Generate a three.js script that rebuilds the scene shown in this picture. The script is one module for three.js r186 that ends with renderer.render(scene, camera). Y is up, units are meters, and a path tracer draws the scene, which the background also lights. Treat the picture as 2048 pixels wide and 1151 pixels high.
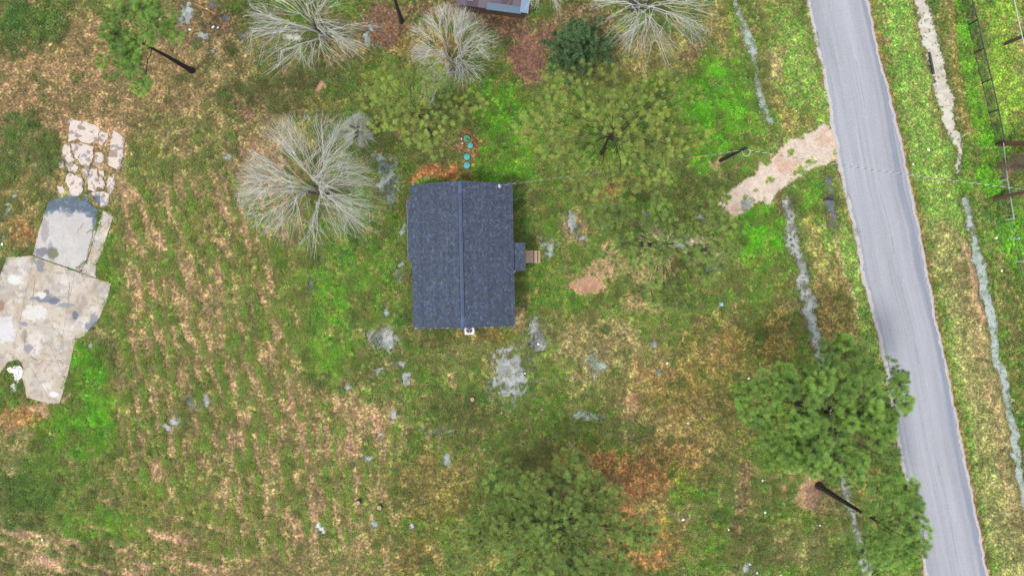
import * as THREE from 'three';
import { RoundedBoxGeometry } from 'three/addons/geometries/RoundedBoxGeometry.js';
import { mergeGeometries } from 'three/addons/utils/BufferGeometryUtils.js';

// ---------------------------------------------------------------- camera, sky, sun, exposure
const S = 22, H = 62;                       // plan scale of the photograph (pixels per metre on the ground), drone height
const scene = new THREE.Scene();
const camera = new THREE.PerspectiveCamera(2 * Math.atan(575.5 / S / H) * 180 / Math.PI, 1024 / 575, 0.5, 900);
camera.position.set(0, H, 0); camera.up.set(0, 0, -1); camera.lookAt(0, 0, 0);
const renderer = new THREE.WebGLRenderer();
renderer.toneMapping = THREE.LinearToneMapping;
renderer.toneMappingExposure = 2.1;
renderer.shadowMap.enabled = true;
{ // overcast sky: brighter towards the zenith, soft cloud
  const w = 128, h = 64, d = new Float32Array(w * h * 4);
  for (let j = 0; j < h; j++) for (let i = 0; i < w; i++) {
    const el = ((j + 0.5) / h - 0.5) * Math.PI, s = Math.max(0, Math.sin(el));
    const c = 1 + 0.05 * Math.sin(i / w * Math.PI * 4 + 3 * s) * Math.cos(el) + 0.03 * Math.sin(i / w * Math.PI * 10 + j * 0.4) * Math.cos(el);
    const L = (el < 0 ? 0.12 : 0.30 * (1 + 2 * s) * c) ;
    const o = (j * w + i) * 4; d[o] = L * 0.97; d[o + 1] = L; d[o + 2] = L * 1.05; d[o + 3] = 1;
  }
  const t = new THREE.DataTexture(d, w, h, THREE.RGBAFormat, THREE.FloatType);
  t.mapping = THREE.EquirectangularReflectionMapping; t.magFilter = THREE.LinearFilter; t.needsUpdate = true;
  scene.background = t; scene.environment = t;
}
const sun = new THREE.DirectionalLight(new THREE.Color(1, 0.96, 0.9), 1.5);
sun.position.set(-38, 90, 34); sun.castShadow = true; sun.shadow.radius = 22;
sun.shadow.camera.left = -60; sun.shadow.camera.right = 60; sun.shadow.camera.top = 45; sun.shadow.camera.bottom = -45; sun.shadow.camera.far = 220;
sun.shadow.mapSize.set(4096, 4096);
scene.add(sun); scene.add(sun.target);

// ---------------------------------------------------------------- helpers
let seed = 12345;
const rnd = () => { seed = (seed * 1664525 + 1013904223) >>> 0; return seed / 4294967296; };
const rr = (a, b) => a + (b - a) * rnd();
const reseed = s => { seed = s >>> 0; for (let i = 0; i < 5; i++) rnd(); };
const clamp = (x, a = 0, b = 1) => x < a ? a : x > b ? b : x;
const sm = (a, b, x) => { const t = clamp((x - a) / (b - a)); return t * t * (3 - 2 * t); };
const lerp = (a, b, t) => a + (b - a) * t;
function hash(i, j) { let h = Math.imul(i, 374761393) + Math.imul(j, 668265263); h = Math.imul(h ^ (h >>> 13), 1274126177); return ((h ^ (h >>> 16)) >>> 0) / 4294967296; }
function vn(x, y) { const i = Math.floor(x), j = Math.floor(y), u = x - i, v = y - j, a = u * u * (3 - 2 * u), b = v * v * (3 - 2 * v);
  return lerp(lerp(hash(i, j), hash(i + 1, j), a), lerp(hash(i, j + 1), hash(i + 1, j + 1), a), b); }
const fbm = (x, y, n = 3) => { let s = 0, a = 0.5, t = 0; for (let k = 0; k < n; k++) { s += a * vn(x + k * 17.3, y - k * 9.1); t += a; a *= 0.55; x *= 2.03; y *= 2.03; } return s / t; };
const lin = c => { c /= 255; return c <= 0.04045 ? c / 12.92 : Math.pow((c + 0.055) / 1.055, 2.4); };
const K = 0.52;                              // photograph's display value -> base colour under this light and exposure
const alb = (r, g, b, k = K) => new THREE.Color().setRGB(lin(r) * k, lin(g) * k, lin(b) * k);
const X = (px, h = 0) => (px - 1024) / S * (H - h) / H, Z = (py, h = 0) => (py - 575.5) / S * (H - h) / H;
const P3 = (px, py, h = 0) => new THREE.Vector3(X(px, h), h, Z(py, h));
const taken = {};
const numbered = n => { const k = taken[n] = (taken[n] ?? -1) + 1; return k ? n + '_' + String(k).padStart(3, '0') : n; };
const shadow = o => { o.castShadow = o.receiveShadow = true; return o; };
function thing(name, label, category, group, x = 0, y = 0, z = 0, turn = 0) {
  const o = new THREE.Group(); o.name = numbered(name); o.position.set(x, y, z); o.rotation.y = turn;
  o.userData = { label, category }; if (group) o.userData.group = group; scene.add(o); return o;
}
function part(name, g, m, parent) { const o = shadow(new THREE.Mesh(g, m)); o.name = name; parent.add(o); return o; }
function solo(name, g, m, label, category, group) { const o = shadow(new THREE.Mesh(g, m)); o.name = numbered(name); o.userData = { label, category }; if (group) o.userData.group = group; scene.add(o); return o; }
function struct(name, g, m, label) { const o = shadow(new THREE.Mesh(g, m)); o.name = numbered(name); o.userData = { kind: 'structure', label }; scene.add(o); return o; }
const mat = (c, rough = 0.9, o = {}) => new THREE.MeshStandardMaterial({ color: c, roughness: rough, metalness: 0, ...o });
const box = (w, h, d, x = 0, y = 0, z = 0) => new THREE.BoxGeometry(w, h, d).translate(x, y, z);
const cyl = (r0, r1, h, x = 0, y = 0, z = 0, n = 12) => new THREE.CylinderGeometry(r1, r0, h, n).translate(x, y + h / 2, z);

class MB {                                   // mesh builder: tubes, quads, triangles with vertex colours
  constructor() { this.p = []; this.n = []; this.c = []; this.i = []; }
  v(x, y, z, nx, ny, nz, c) { this.p.push(x, y, z); this.n.push(nx, ny, nz); if (c) this.c.push(c.r, c.g, c.b); return this.p.length / 3 - 1; }
  quad(a, b, c, d, col) { const e = new THREE.Vector3().subVectors(b, a), f = new THREE.Vector3().subVectors(d, a).negate(), n = e.cross(f).normalize().negate();
    const k = [a, b, c, d].map(q => this.v(q.x, q.y, q.z, n.x, n.y, n.z, col)); this.i.push(k[0], k[1], k[2], k[0], k[2], k[3]); }
  tri(a, b, c, col) { const n = new THREE.Vector3().subVectors(b, a).cross(new THREE.Vector3().subVectors(c, a)).normalize();
    const k = [a, b, c].map(q => this.v(q.x, q.y, q.z, n.x, n.y, n.z, col)); this.i.push(k[0], k[1], k[2]); }
  tube(pts, rad, sides, col, cap) {
    const t = new THREE.Vector3(), u = new THREE.Vector3(), w = new THREE.Vector3(); let prev = -1;
    for (let k = 0; k < pts.length; k++) {
      t.subVectors(pts[Math.min(k + 1, pts.length - 1)], pts[Math.max(k - 1, 0)]).normalize();
      u.set(Math.abs(t.y) > 0.9 ? 1 : 0, Math.abs(t.y) > 0.9 ? 0 : 1, 0).cross(t).normalize(); w.crossVectors(t, u);
      const r = rad[k], first = this.p.length / 3, cc = Array.isArray(col) ? col[k] : col;
      for (let s = 0; s < sides; s++) { const a = s / sides * Math.PI * 2, ca = Math.cos(a), sa = Math.sin(a), nx = u.x * ca + w.x * sa, ny = u.y * ca + w.y * sa, nz = u.z * ca + w.z * sa;
        this.v(pts[k].x + nx * r, pts[k].y + ny * r, pts[k].z + nz * r, nx, ny, nz, cc); }
      if (prev >= 0) for (let s = 0; s < sides; s++) { const s1 = (s + 1) % sides; this.i.push(prev + s, prev + s1, first + s1, prev + s, first + s1, first + s); }
      prev = first;
    }
    if (cap) { const q = pts[pts.length - 1], cc = Array.isArray(col) ? col[col.length - 1] : col, k = this.v(q.x, q.y, q.z, t.x, t.y, t.z, cc); for (let s = 0; s < sides; s++) this.i.push(prev + s, prev + (s + 1) % sides, k); }
  }
  geo() { const g = new THREE.BufferGeometry(); g.setAttribute('position', new THREE.Float32BufferAttribute(this.p, 3)); g.setAttribute('normal', new THREE.Float32BufferAttribute(this.n, 3));
    if (this.c.length) g.setAttribute('color', new THREE.Float32BufferAttribute(this.c, 3)); g.setIndex(this.i); return g; }
}
function dataTex(w, h, f, srgb = true) { // f(i, j) -> [r, g, b] 0..255
  const d = new Uint8Array(w * h * 4);
  for (let j = 0; j < h; j++) for (let i = 0; i < w; i++) { const c = f(i, j), o = (j * w + i) * 4; d[o] = clamp(c[0], 0, 255); d[o + 1] = clamp(c[1], 0, 255); d[o + 2] = clamp(c[2], 0, 255); d[o + 3] = 255; }
  const t = new THREE.DataTexture(d, w, h); t.magFilter = THREE.LinearFilter; t.minFilter = THREE.LinearMipmapLinearFilter; t.generateMipmaps = true;
  t.wrapS = t.wrapT = THREE.RepeatWrapping; if (srgb) t.colorSpace = THREE.SRGBColorSpace; t.needsUpdate = true; return t;
}
const inPoly = (poly, x, y) => { let c = false; for (let i = 0, j = poly.length - 1; i < poly.length; j = i++) { const [xi, yi] = poly[i], [xj, yj] = poly[j]; if ((yi > y) !== (yj > y) && x < (xj - xi) * (y - yi) / (yj - yi) + xi) c = !c; } return c; };
function lineDist(pts, x, y) { // distance to a polyline and its interpolated third value
  let best = 1e9, val = 0;
  for (let i = 0; i + 1 < pts.length; i++) { const [ax, ay, av = 0] = pts[i], [bx, by, bv = 0] = pts[i + 1], dx = bx - ax, dy = by - ay, t = clamp(((x - ax) * dx + (y - ay) * dy) / (dx * dx + dy * dy)), d = Math.hypot(x - ax - dx * t, y - ay - dy * t); if (d < best) { best = d; val = lerp(av, bv, t); } }
  return [best, val];
}

// ---------------------------------------------------------------- plan of the place (photo plan pixels, 22 to a metre)
const roadL = [[1570, -230], [1617, 0], [1640, 105], [1660, 200], [1672, 280], [1690, 380], [1712, 460], [1730, 560], [1757, 660], [1775, 750], [1800, 900], [1822, 990], [1855, 1151], [1900, 1380]];
const roadR = [[1683, -230], [1733, 0], [1757, 110], [1780, 200], [1800, 285], [1825, 400], [1850, 530], [1870, 640], [1890, 730], [1915, 850], [1935, 950], [1957, 1060], [1974, 1151], [2018, 1380]];
const onLine = (L, y) => { for (let i = 0; i + 1 < L.length; i++) if (y <= L[i + 1][1] || i === L.length - 2) { const t = (y - L[i][1]) / (L[i + 1][1] - L[i][1]); return lerp(L[i][0], L[i + 1][0], t); } };
const edgeL = y => onLine(roadL, y) + (fbm(y / 26, 3.3) - 0.5) * 7 + (vn(y / 7, 8.8) - 0.5) * 3;
const edgeR = y => onLine(roadR, y) + (fbm(y / 24, 7.7) - 0.5) * 7 + (vn(y / 6, 1.8) - 0.5) * 3;
const driveway = [[1700, 266], [1640, 264], [1604, 272], [1560, 303], [1500, 346], [1458, 380], [1438, 402], [1466, 438], [1500, 424], [1560, 386], [1610, 348], [1655, 332], [1700, 328]];
const slabMain = [[14, 514], [66, 511], [112, 528], [158, 545], [192, 556], [223, 567], [217, 592], [200, 634], [168, 672], [152, 676], [138, 742], [120, 806], [98, 806], [54, 794], [52, 778], [40, 745], [48, 735], [36, 718], [18, 722], [-10, 760], [-60, 748], [-40, 640], [-8, 575]];
const slabUpper = [[98, 399], [130, 394], [172, 402], [197, 420], [190, 470], [176, 515], [160, 543], [112, 526], [66, 510], [78, 462]];
const slabStrip = [[206, 420], [228, 431], [214, 472], [204, 505], [193, 528], [192, 555], [160, 544], [178, 515], [191, 470]];
const brokenPieces = [
  [[141, 240], [172, 246], [198, 256], [193, 280], [172, 285], [158, 277], [139, 282]], [[201, 264], [214, 266], [216, 276], [206, 290], [197, 286]], [[228, 262], [240, 272], [249, 281], [241, 334], [230, 334], [216, 326], [220, 300]],
  [[129, 290], [139, 292], [141, 304], [148, 318], [138, 325], [124, 312]], [[142, 288], [163, 291], [161, 302], [154, 318], [146, 306]], [[166, 290], [186, 295], [184, 315], [178, 331], [160, 326], [158, 318]], [[192, 306], [204, 304], [206, 318], [198, 332], [187, 330]],
  [[118, 324], [127, 325], [126, 336], [116, 334]], [[132, 328], [144, 326], [156, 332], [152, 344], [138, 342]], [[164, 337], [177, 336], [174, 350], [165, 349]], [[181, 338], [193, 338], [192, 349], [178, 350]], [[199, 341], [208, 342], [207, 352], [199, 350]],
  [[133, 352], [143, 347], [150, 352], [160, 349], [165, 362], [162, 384], [152, 398], [134, 393], [140, 376], [132, 364]], [[176, 351], [195, 352], [196, 372], [190, 384], [178, 376], [174, 362]], [[199, 352], [206, 354], [210, 366], [206, 376], [198, 374]], [[216, 354], [229, 350], [230, 366], [222, 386], [214, 376]],
  [[165, 390], [174, 389], [177, 401], [168, 404]], [[184, 386], [203, 384], [217, 388], [213, 408], [202, 412], [190, 398]], [[114, 374], [126, 372], [128, 384], [116, 388]]];
const HC = { x: -4.27, z: -2.8, turn: -0.021 * -1 }; // house centre and turn
const houseFoot = [[833, 380], [1010, 380], [1016, 640], [840, 640]];
// ditches: [px, py, half width of the water in pixels]
const ditches = [
  { k: 'clay', d: 0.42, pts: [[1838, -120, 15], [1850, 0, 14], [1868, 90, 15], [1884, 145, 18], [1900, 205, 18], [1914, 272, 11], [1920, 305, 3], [1924, 345, 2]] },
  { k: 'milk', d: 0.36, pts: [[1930, 395, 2], [1943, 425, 7], [1955, 480, 6], [1966, 530, 10], [1976, 580, 7], [1990, 650, 7], [2003, 720, 7], [2014, 770, 6], [2028, 850, 6], [2044, 930, 7], [2065, 1040, 7]] },
  { k: 'grey', d: 0.40, pts: [[1578, 398, 9], [1583, 430, 12], [1592, 480, 15], [1600, 520, 10], [1610, 570, 13], [1622, 620, 15], [1634, 670, 14], [1642, 710, 9], [1660, 800, 6], [1690, 930, 6], [1699, 980, 7], [1712, 1040, 5], [1722, 1090, 7], [1734, 1151, 13], [1750, 1240, 13]] },
  { k: 'milk', d: 0.26, pts: [[1470, -60, 2], [1478, 10, 2], [1495, 60, 4], [1505, 105, 5], [1515, 150, 1], [1522, 190, 4], [1532, 228, 7], [1538, 248, 2]] },
  { k: 'dark', d: 0.14, pts: [[1655, 352, 2], [1659, 390, 4], [1664, 430, 4], [1667, 452, 2]] }];
// puddles: [px, py, rx, ry, turn, kind]
const puddles = [
  [1020, 748, 38, 48, 0.2, 'grey'], [1070, 662, 12, 26, 0.1, 'grey'], [1074, 684, 15, 12, 0, 'grey'], [756, 318, 20, 16, 0.3, 'milk'], [774, 352, 17, 28, 0.1, 'milk'], [782, 390, 9, 22, 0, 'milk'], [807, 448, 7, 24, 0.25, 'grey'], [803, 545, 8, 24, 0.1, 'milk'],
  [776, 682, 28, 20, -0.3, 'grey'], [748, 678, 10, 10, 0, 'grey'], [772, 625, 8, 14, 0, 'milk'], [1094, 498, 12, 22, -0.2, 'milk'], [1149, 446, 8, 22, -0.4, 'grey'], [1168, 470, 10, 6, 0, 'grey'], [1366, 491, 13, 8, 0, 'grey'], [1396, 431, 7, 6, 0, 'grey'], [1300, 427, 6, 9, 0, 'dark'], [1422, 530, 14, 12, 0, 'milk'], [1497, 410, 15, 7, -0.45, 'grey'],
  [369, 28, 14, 18, 0, 'grey'], [356, 40, 7, 6, 0, 'grey'], [407, 70, 12, 9, 0, 'grey'], [296, 6, 6, 10, -0.6, 'dark'], [480, 75, 5, 10, 0.2, 'grey'], [425, 104, 6, 5, 0, 'grey'], [421, 12, 5, 6, 0, 'dark'], [444, 35, 6, 5, 0, 'dark'], [548, 45, 7, 24, -0.35, 'grey'], [585, 75, 24, 9, 0.15, 'clay'], [640, 70, 12, 9, 0, 'grey'], [735, 47, 5, 14, -0.6, 'grey'], [735, 75, 7, 22, -0.65, 'grey'], [757, 95, 8, 6, 0, 'grey'], [505, 10, 8, 20, -0.3, 'grey'],
  [710, 245, 9, 9, 0, 'grey'], [458, 312, 9, 12, 0.2, 'grey'], [491, 405, 8, 7, -0.4, 'grey'], [617, 236, 9, 6, 0, 'grey'], [800, 730, 12, 9, 0, 'grey'], [810, 760, 9, 12, 0, 'grey'], [760, 750, 12, 8, 0, 'milk'], [698, 775, 5, 10, 0.3, 'grey'], [782, 832, 5, 9, 0, 'grey'], [755, 865, 7, 5, 0, 'grey'], [740, 915, 11, 9, 0, 'grey'], [888, 920, 7, 12, 0, 'grey'], [870, 855, 28, 7, 0, 'milk'], [640, 1055, 10, 12, 0.3, 'grey'], [748, 1055, 5, 8, -0.6, 'milk'],
  [1190, 725, 17, 18, 0.5, 'milk'], [1312, 686, 7, 6, 0, 'grey'], [1170, 835, 30, 9, 0.1, 'milk'], [1320, 748, 4, 4, 0, 'dark'], [370, 805, 16, 9, 0.4, 'dark'], [345, 840, 14, 7, 0.5, 'grey'], [405, 800, 7, 10, 0, 'grey'], [328, 855, 9, 6, 0.5, 'grey'], [15, 420, 6, 16, 0.3, 'milk'], [30, 395, 6, 10, 0.4, 'milk'], [10, 480, 9, 8, 0, 'milk'], [172, 693, 6, 9, 0, 'grey'], [1500, 1140, 14, 10, 0, 'milk'], [625, 565, 7, 16, 0.1, 'dark']];
// what grows where: two base tones of each cover, how dense and tall it stands
const C = {
  olive: [[106, 130, 54], [160, 132, 106], 1, 1], straw: [[180, 136, 110], [140, 126, 78], 0.9, 0.9], green: [[96, 146, 46], [138, 138, 72], 1, 1], lime: [[98, 176, 28], [100, 150, 44], 1, 0.9],
  weed: [[66, 106, 44], [104, 124, 50], 1, 1.4], tan: [[188, 162, 120], [150, 142, 90], 0.9, 0.8], rust: [[164, 98, 66], [146, 118, 66], 0.7, 0.6], maroon: [[112, 72, 68], [126, 98, 72], 0.35, 0.5],
  pink: [[198, 152, 130], [172, 134, 108], 0.3, 0.6], dark: [[84, 88, 46], [112, 102, 62], 0.9, 1], wet: [[128, 132, 112], [102, 108, 70], 0.6, 0.9], sand: [[214, 196, 184], [207, 186, 173], 0.02, 0.4], clay: [[192, 152, 128], [172, 130, 102], 0.08, 0.4],
  verge: [[112, 152, 66], [140, 144, 82], 1, 0.45], pasture: [[118, 160, 52], [146, 150, 76], 1, 0.5], orange: [[172, 128, 88], [138, 128, 72], 0.8, 0.6] };
const patches = [
  [200, 190, 360, 190, 'straw', 0.85], [60, 50, 80, 50, 'weed', 0.85], [110, 35, 40, 30, 'weed', 0.6], [30, 262, 36, 34, 'weed', 0.9], [95, 310, 45, 45, 'weed', 0.7], [20, 330, 30, 60, 'weed', 0.6], [30, 430, 60, 70, 'orange', 0.5], [55, 470, 30, 30, 'rust', 0.6], [400, 40, 90, 50, 'maroon', 0.6], [440, 120, 60, 50, 'tan', 0.6], [470, 200, 60, 50, 'dark', 0.5], [350, 250, 60, 40, 'olive', 0.6], [430, 320, 50, 120, 'olive', 0.6], [300, 340, 60, 80, 'green', 0.5],
  [560, 270, 100, 55, 'tan', 0.6], [520, 350, 50, 90, 'straw', 0.8], [570, 190, 120, 50, 'dark', 0.6], [660, 150, 90, 40, 'dark', 0.6], [670, 190, 80, 40, 'weed', 0.6], [640, 210, 60, 25, 'orange', 0.4], [760, 45, 60, 55, 'maroon', 0.9], [700, 100, 60, 40, 'rust', 0.4], [900, 10, 120, 36, 'maroon', 0.7], [860, 100, 80, 50, 'rust', 0.45], [1010, 50, 60, 36, 'maroon', 0.8], [1060, 110, 55, 60, 'maroon', 0.95], [950, 190, 60, 45, 'maroon', 0.55], [1150, 60, 80, 60, 'maroon', 0.6],
  [990, 220, 60, 70, 'lime', 0.7], [1010, 320, 70, 50, 'lime', 0.75], [850, 260, 130, 80, 'dark', 0.5], [830, 180, 130, 60, 'green', 0.5], [860, 348, 62, 14, 'rust', 1], [932, 306, 20, 42, 'rust', 0.85], [912, 290, 12, 34, 'maroon', 0.6], [635, 172, 12, 11, 'clay', 1], [1200, 260, 200, 130, 'green', 0.7], [1240, 130, 80, 60, 'orange', 0.5], [1330, 90, 60, 50, 'orange', 0.4], [1440, 200, 100, 90, 'lime', 0.9], [1385, 120, 35, 35, 'maroon', 0.6], [1450, 40, 60, 60, 'orange', 0.5], [1570, 150, 50, 190, 'verge', 0.8], [1558, 115, 18, 40, 'clay', 0.5], [1566, 210, 16, 60, 'rust', 0.4],
  [1440, 300, 80, 45, 'lime', 0.7], [1600, 245, 50, 20, 'orange', 0.5], [1240, 372, 20, 34, 'rust', 0.75], [1150, 450, 26, 40, 'clay', 0.55], [1225, 520, 36, 36, 'clay', 0.75], [1185, 570, 38, 34, 'clay', 1], [1300, 540, 60, 40, 'clay', 0.55], [1330, 480, 70, 30, 'sand', 0.45], [1400, 490, 60, 26, 'sand', 0.5], [1090, 430, 55, 90, 'green', 0.6], [1060, 470, 30, 110, 'dark', 0.4], [1080, 560, 50, 60, 'green', 0.8], [1150, 610, 70, 30, 'green', 0.7],
  [1540, 470, 80, 70, 'lime', 0.95], [1525, 570, 50, 70, 'green', 0.7], [1640, 400, 30, 50, 'lime', 0.6], [1645, 500, 35, 90, 'verge', 0.8], [1670, 600, 45, 110, 'orange', 0.6], [1690, 700, 45, 60, 'orange', 0.7], [1570, 408, 26, 20, 'maroon', 0.7], [1600, 450, 12, 50, 'maroon', 0.3], [1560, 660, 40, 90, 'rust', 0.35],
  [1180, 680, 100, 60, 'tan', 0.85], [1240, 740, 130, 90, 'tan', 0.6], [1270, 808, 34, 30, 'clay', 0.7], [1290, 600, 40, 24, 'clay', 0.5], [1430, 680, 80, 60, 'rust', 0.25], [1330, 780, 110, 70, 'rust', 0.25], [1290, 860, 120, 40, 'tan', 0.5], [1200, 955, 140, 55, 'rust', 0.8], [1280, 1010, 80, 50, 'orange', 0.7], [1290, 1110, 70, 50, 'rust', 0.6], [1230, 1030, 50, 30, 'rust', 0.8], [1362, 955, 22, 46, 'lime', 0.95, -0.4], [1388, 1000, 18, 20, 'lime', 0.9], [1330, 1050, 26, 26, 'lime', 0.6], [1360, 1040, 30, 20, 'clay', 0.4], [1490, 950, 30, 60, 'maroon', 0.35], [1440, 1030, 26, 16, 'weed', 0.8],
  [1420, 790, 150, 120, 'rust', 0.32], [1500, 700, 80, 60, 'rust', 0.2], [1120, 930, 110, 40, 'rust', 0.6], [1330, 930, 90, 60, 'rust', 0.55], [1280, 1080, 90, 60, 'rust', 0.6], [1390, 890, 60, 40, 'orange', 0.4],
  [960, 672, 70, 18, 'rust', 0.55], [950, 720, 110, 40, 'tan', 0.5], [940, 830, 40, 30, 'dark', 0.5], [1000, 860, 200, 60, 'dark', 0.4], [1090, 820, 60, 40, 'green', 0.5], [860, 580, 60, 150, 'dark', 0.45], [1040, 640, 20, 40, 'pink', 0.5],
  [660, 600, 150, 150, 'green', 0.6], [640, 500, 120, 50, 'green', 0.7], [640, 720, 60, 50, 'lime', 0.4], [700, 840, 90, 50, 'tan', 0.9], [620, 810, 60, 50, 'straw', 0.6], [640, 590, 60, 60, 'lime', 0.35], [560, 600, 20, 40, 'lime', 0.5],
  [165, 740, 50, 70, 'lime', 0.95], [215, 830, 60, 50, 'lime', 0.9], [120, 850, 70, 30, 'lime', 0.7], [215, 600, 30, 60, 'lime', 0.7], [200, 660, 26, 26, 'pink', 0.5], [90, 812, 44, 14, 'clay', 0.8], [40, 830, 50, 30, 'rust', 0.7], [50, 980, 70, 70, 'weed', 0.75], [60, 1110, 90, 50, 'tan', 0.8], [20, 890, 40, 50, 'pink', 0.4], [290, 1000, 60, 40, 'lime', 0.7], [240, 1050, 110, 40, 'lime', 0.6], [340, 1000, 40, 30, 'lime', 0.6], [450, 1000, 60, 60, 'lime', 0.5], [180, 890, 40, 30, 'lime', 0.6], [400, 720, 70, 80, 'olive', 0.6], [370, 830, 70, 50, 'dark', 0.6],
  [870, 980, 110, 80, 'rust', 0.4], [740, 1020, 70, 34, 'green', 0.8], [560, 1040, 90, 60, 'green', 0.5], [820, 1110, 70, 40, 'rust', 0.5], [960, 1110, 60, 60, 'orange', 0.5], [1070, 1000, 150, 110, 'weed', 0.5],
  [1610, 985, 34, 46, 'clay', 0.75], [1645, 1000, 50, 40, 'maroon', 0.5], [1735, 955, 50, 26, 'orange', 0.9], [1600, 1100, 60, 40, 'tan', 0.6], [1560, 890, 60, 60, 'green', 0.5], [1500, 1090, 60, 60, 'dark', 0.4], [1830, 1110, 30, 60, 'green', 0.8], [1440, 327, 10, 10, 'clay', 0.9],
  [2010, 130, 50, 180, 'pasture', 1], [2030, 480, 36, 70, 'lime', 0.8], [1985, 320, 40, 60, 'lime', 0.6], [2000, 410, 40, 40, 'weed', 0.8], [2010, 340, 40, 20, 'maroon', 0.7], [1975, 520, 30, 60, 'olive', 0.7], [2030, 640, 30, 160, 'dark', 0.4], [1850, 220, 22, 30, 'clay', 0.5], [1865, 235, 8, 26, 'sand', 0.6], [2040, 100, 20, 80, 'tan', 0.5]];
const strokes = [ // covers that run along lines
  [[[1790, -100], [1820, 100], [1860, 290], [1890, 420], [1925, 600], [1970, 850], [2010, 1060], [2060, 1300]], 46, 'verge', 1],
  [[[1925, 500], [1950, 610], [1985, 760], [2015, 900], [2040, 1040]], 24, 'tan', 0.85], [[[1890, 480], [1930, 640], [1962, 800], [1990, 960], [2030, 1151]], 34, 'tan', 0.6], [[[1940, 500], [1950, 560], [1968, 640]], 9, 'clay', 0.7],
  [[[1905, -60], [1935, 120], [1960, 250], [1985, 380]], 20, 'lime', 0.75], [[[1890, -60], [1910, 90], [1932, 200], [1945, 260]], 9, 'orange', 0.7], [[[1820, -60], [1838, 60], [1868, 190], [1888, 270]], 6, 'orange', 0.5],
  [[[1952, 420], [1985, 560], [2020, 760], [2050, 930]], 14, 'green', 0.9], [[[1920, 300], [1936, 420]], 14, 'lime', 0.7],
  [[[1590, 60], [1640, 210], [1660, 290]], 26, 'verge', 0.9], [[[1690, 460], [1716, 600], [1745, 720], [1765, 830]], 22, 'verge', 0.9], [[[1790, 960], [1820, 1060], [1840, 1151]], 20, 'green', 0.6], [[[1668, 470], [1690, 560], [1712, 640]], 5, 'pink', 0.5],
  [[[1622, 430], [1640, 560], [1664, 700]], 12, 'orange', 0.5], [[[1460, -60], [1490, 90], [1520, 240]], 24, 'green', 0.8], [[[1500, -60], [1530, 100], [1545, 200]], 10, 'dark', 0.4],
  [[[1498, 920], [1485, 1000], [1475, 1060]], 12, 'maroon', 0.45]];

const bbox = (pts, m) => [Math.min(...pts.map(p => p[0])) - m, Math.max(...pts.map(p => p[0])) + m, Math.min(...pts.map(p => p[1])) - m, Math.max(...pts.map(p => p[1])) + m];
for (const s of strokes) s.push(bbox(s[0], s[1] * 1.6 + 30)); for (const d of ditches) d.bb = bbox(d.pts, 80);
// coarse plan raster, 4 pixels a cell
const CX0 = -210, CY0 = -180, CS = 4, CW = 617, CH = 378;
const FA = new Float32Array(CW * CH * 3), FB = new Float32Array(CW * CH * 3), DEN = new Float32Array(CW * CH), TALL = new Float32Array(CW * CH), HGT = new Float32Array(CW * CH), WAT = new Float32Array(CW * CH), DRV = new Uint8Array(CW * CH);
function over(k, cls, w) { const [a, b, den, tall] = C[cls]; for (let q = 0; q < 3; q++) { FA[k * 3 + q] = lerp(FA[k * 3 + q], a[q], w); FB[k * 3 + q] = lerp(FB[k * 3 + q], b[q], w); } DEN[k] = lerp(DEN[k], den, w); TALL[k] = lerp(TALL[k], tall, w); }
const dirNoise = (px, py, cx, cy, lw, ll) => { const u = px * cy - py * cx, v = px * cx + py * cy; return vn(u / lw + 0.6 * vn(v / 60, u / 60), v / ll) * 0.7 + 0.3 * vn(u / (lw * 0.5) + 40, v / (ll * 0.4)); };
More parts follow.
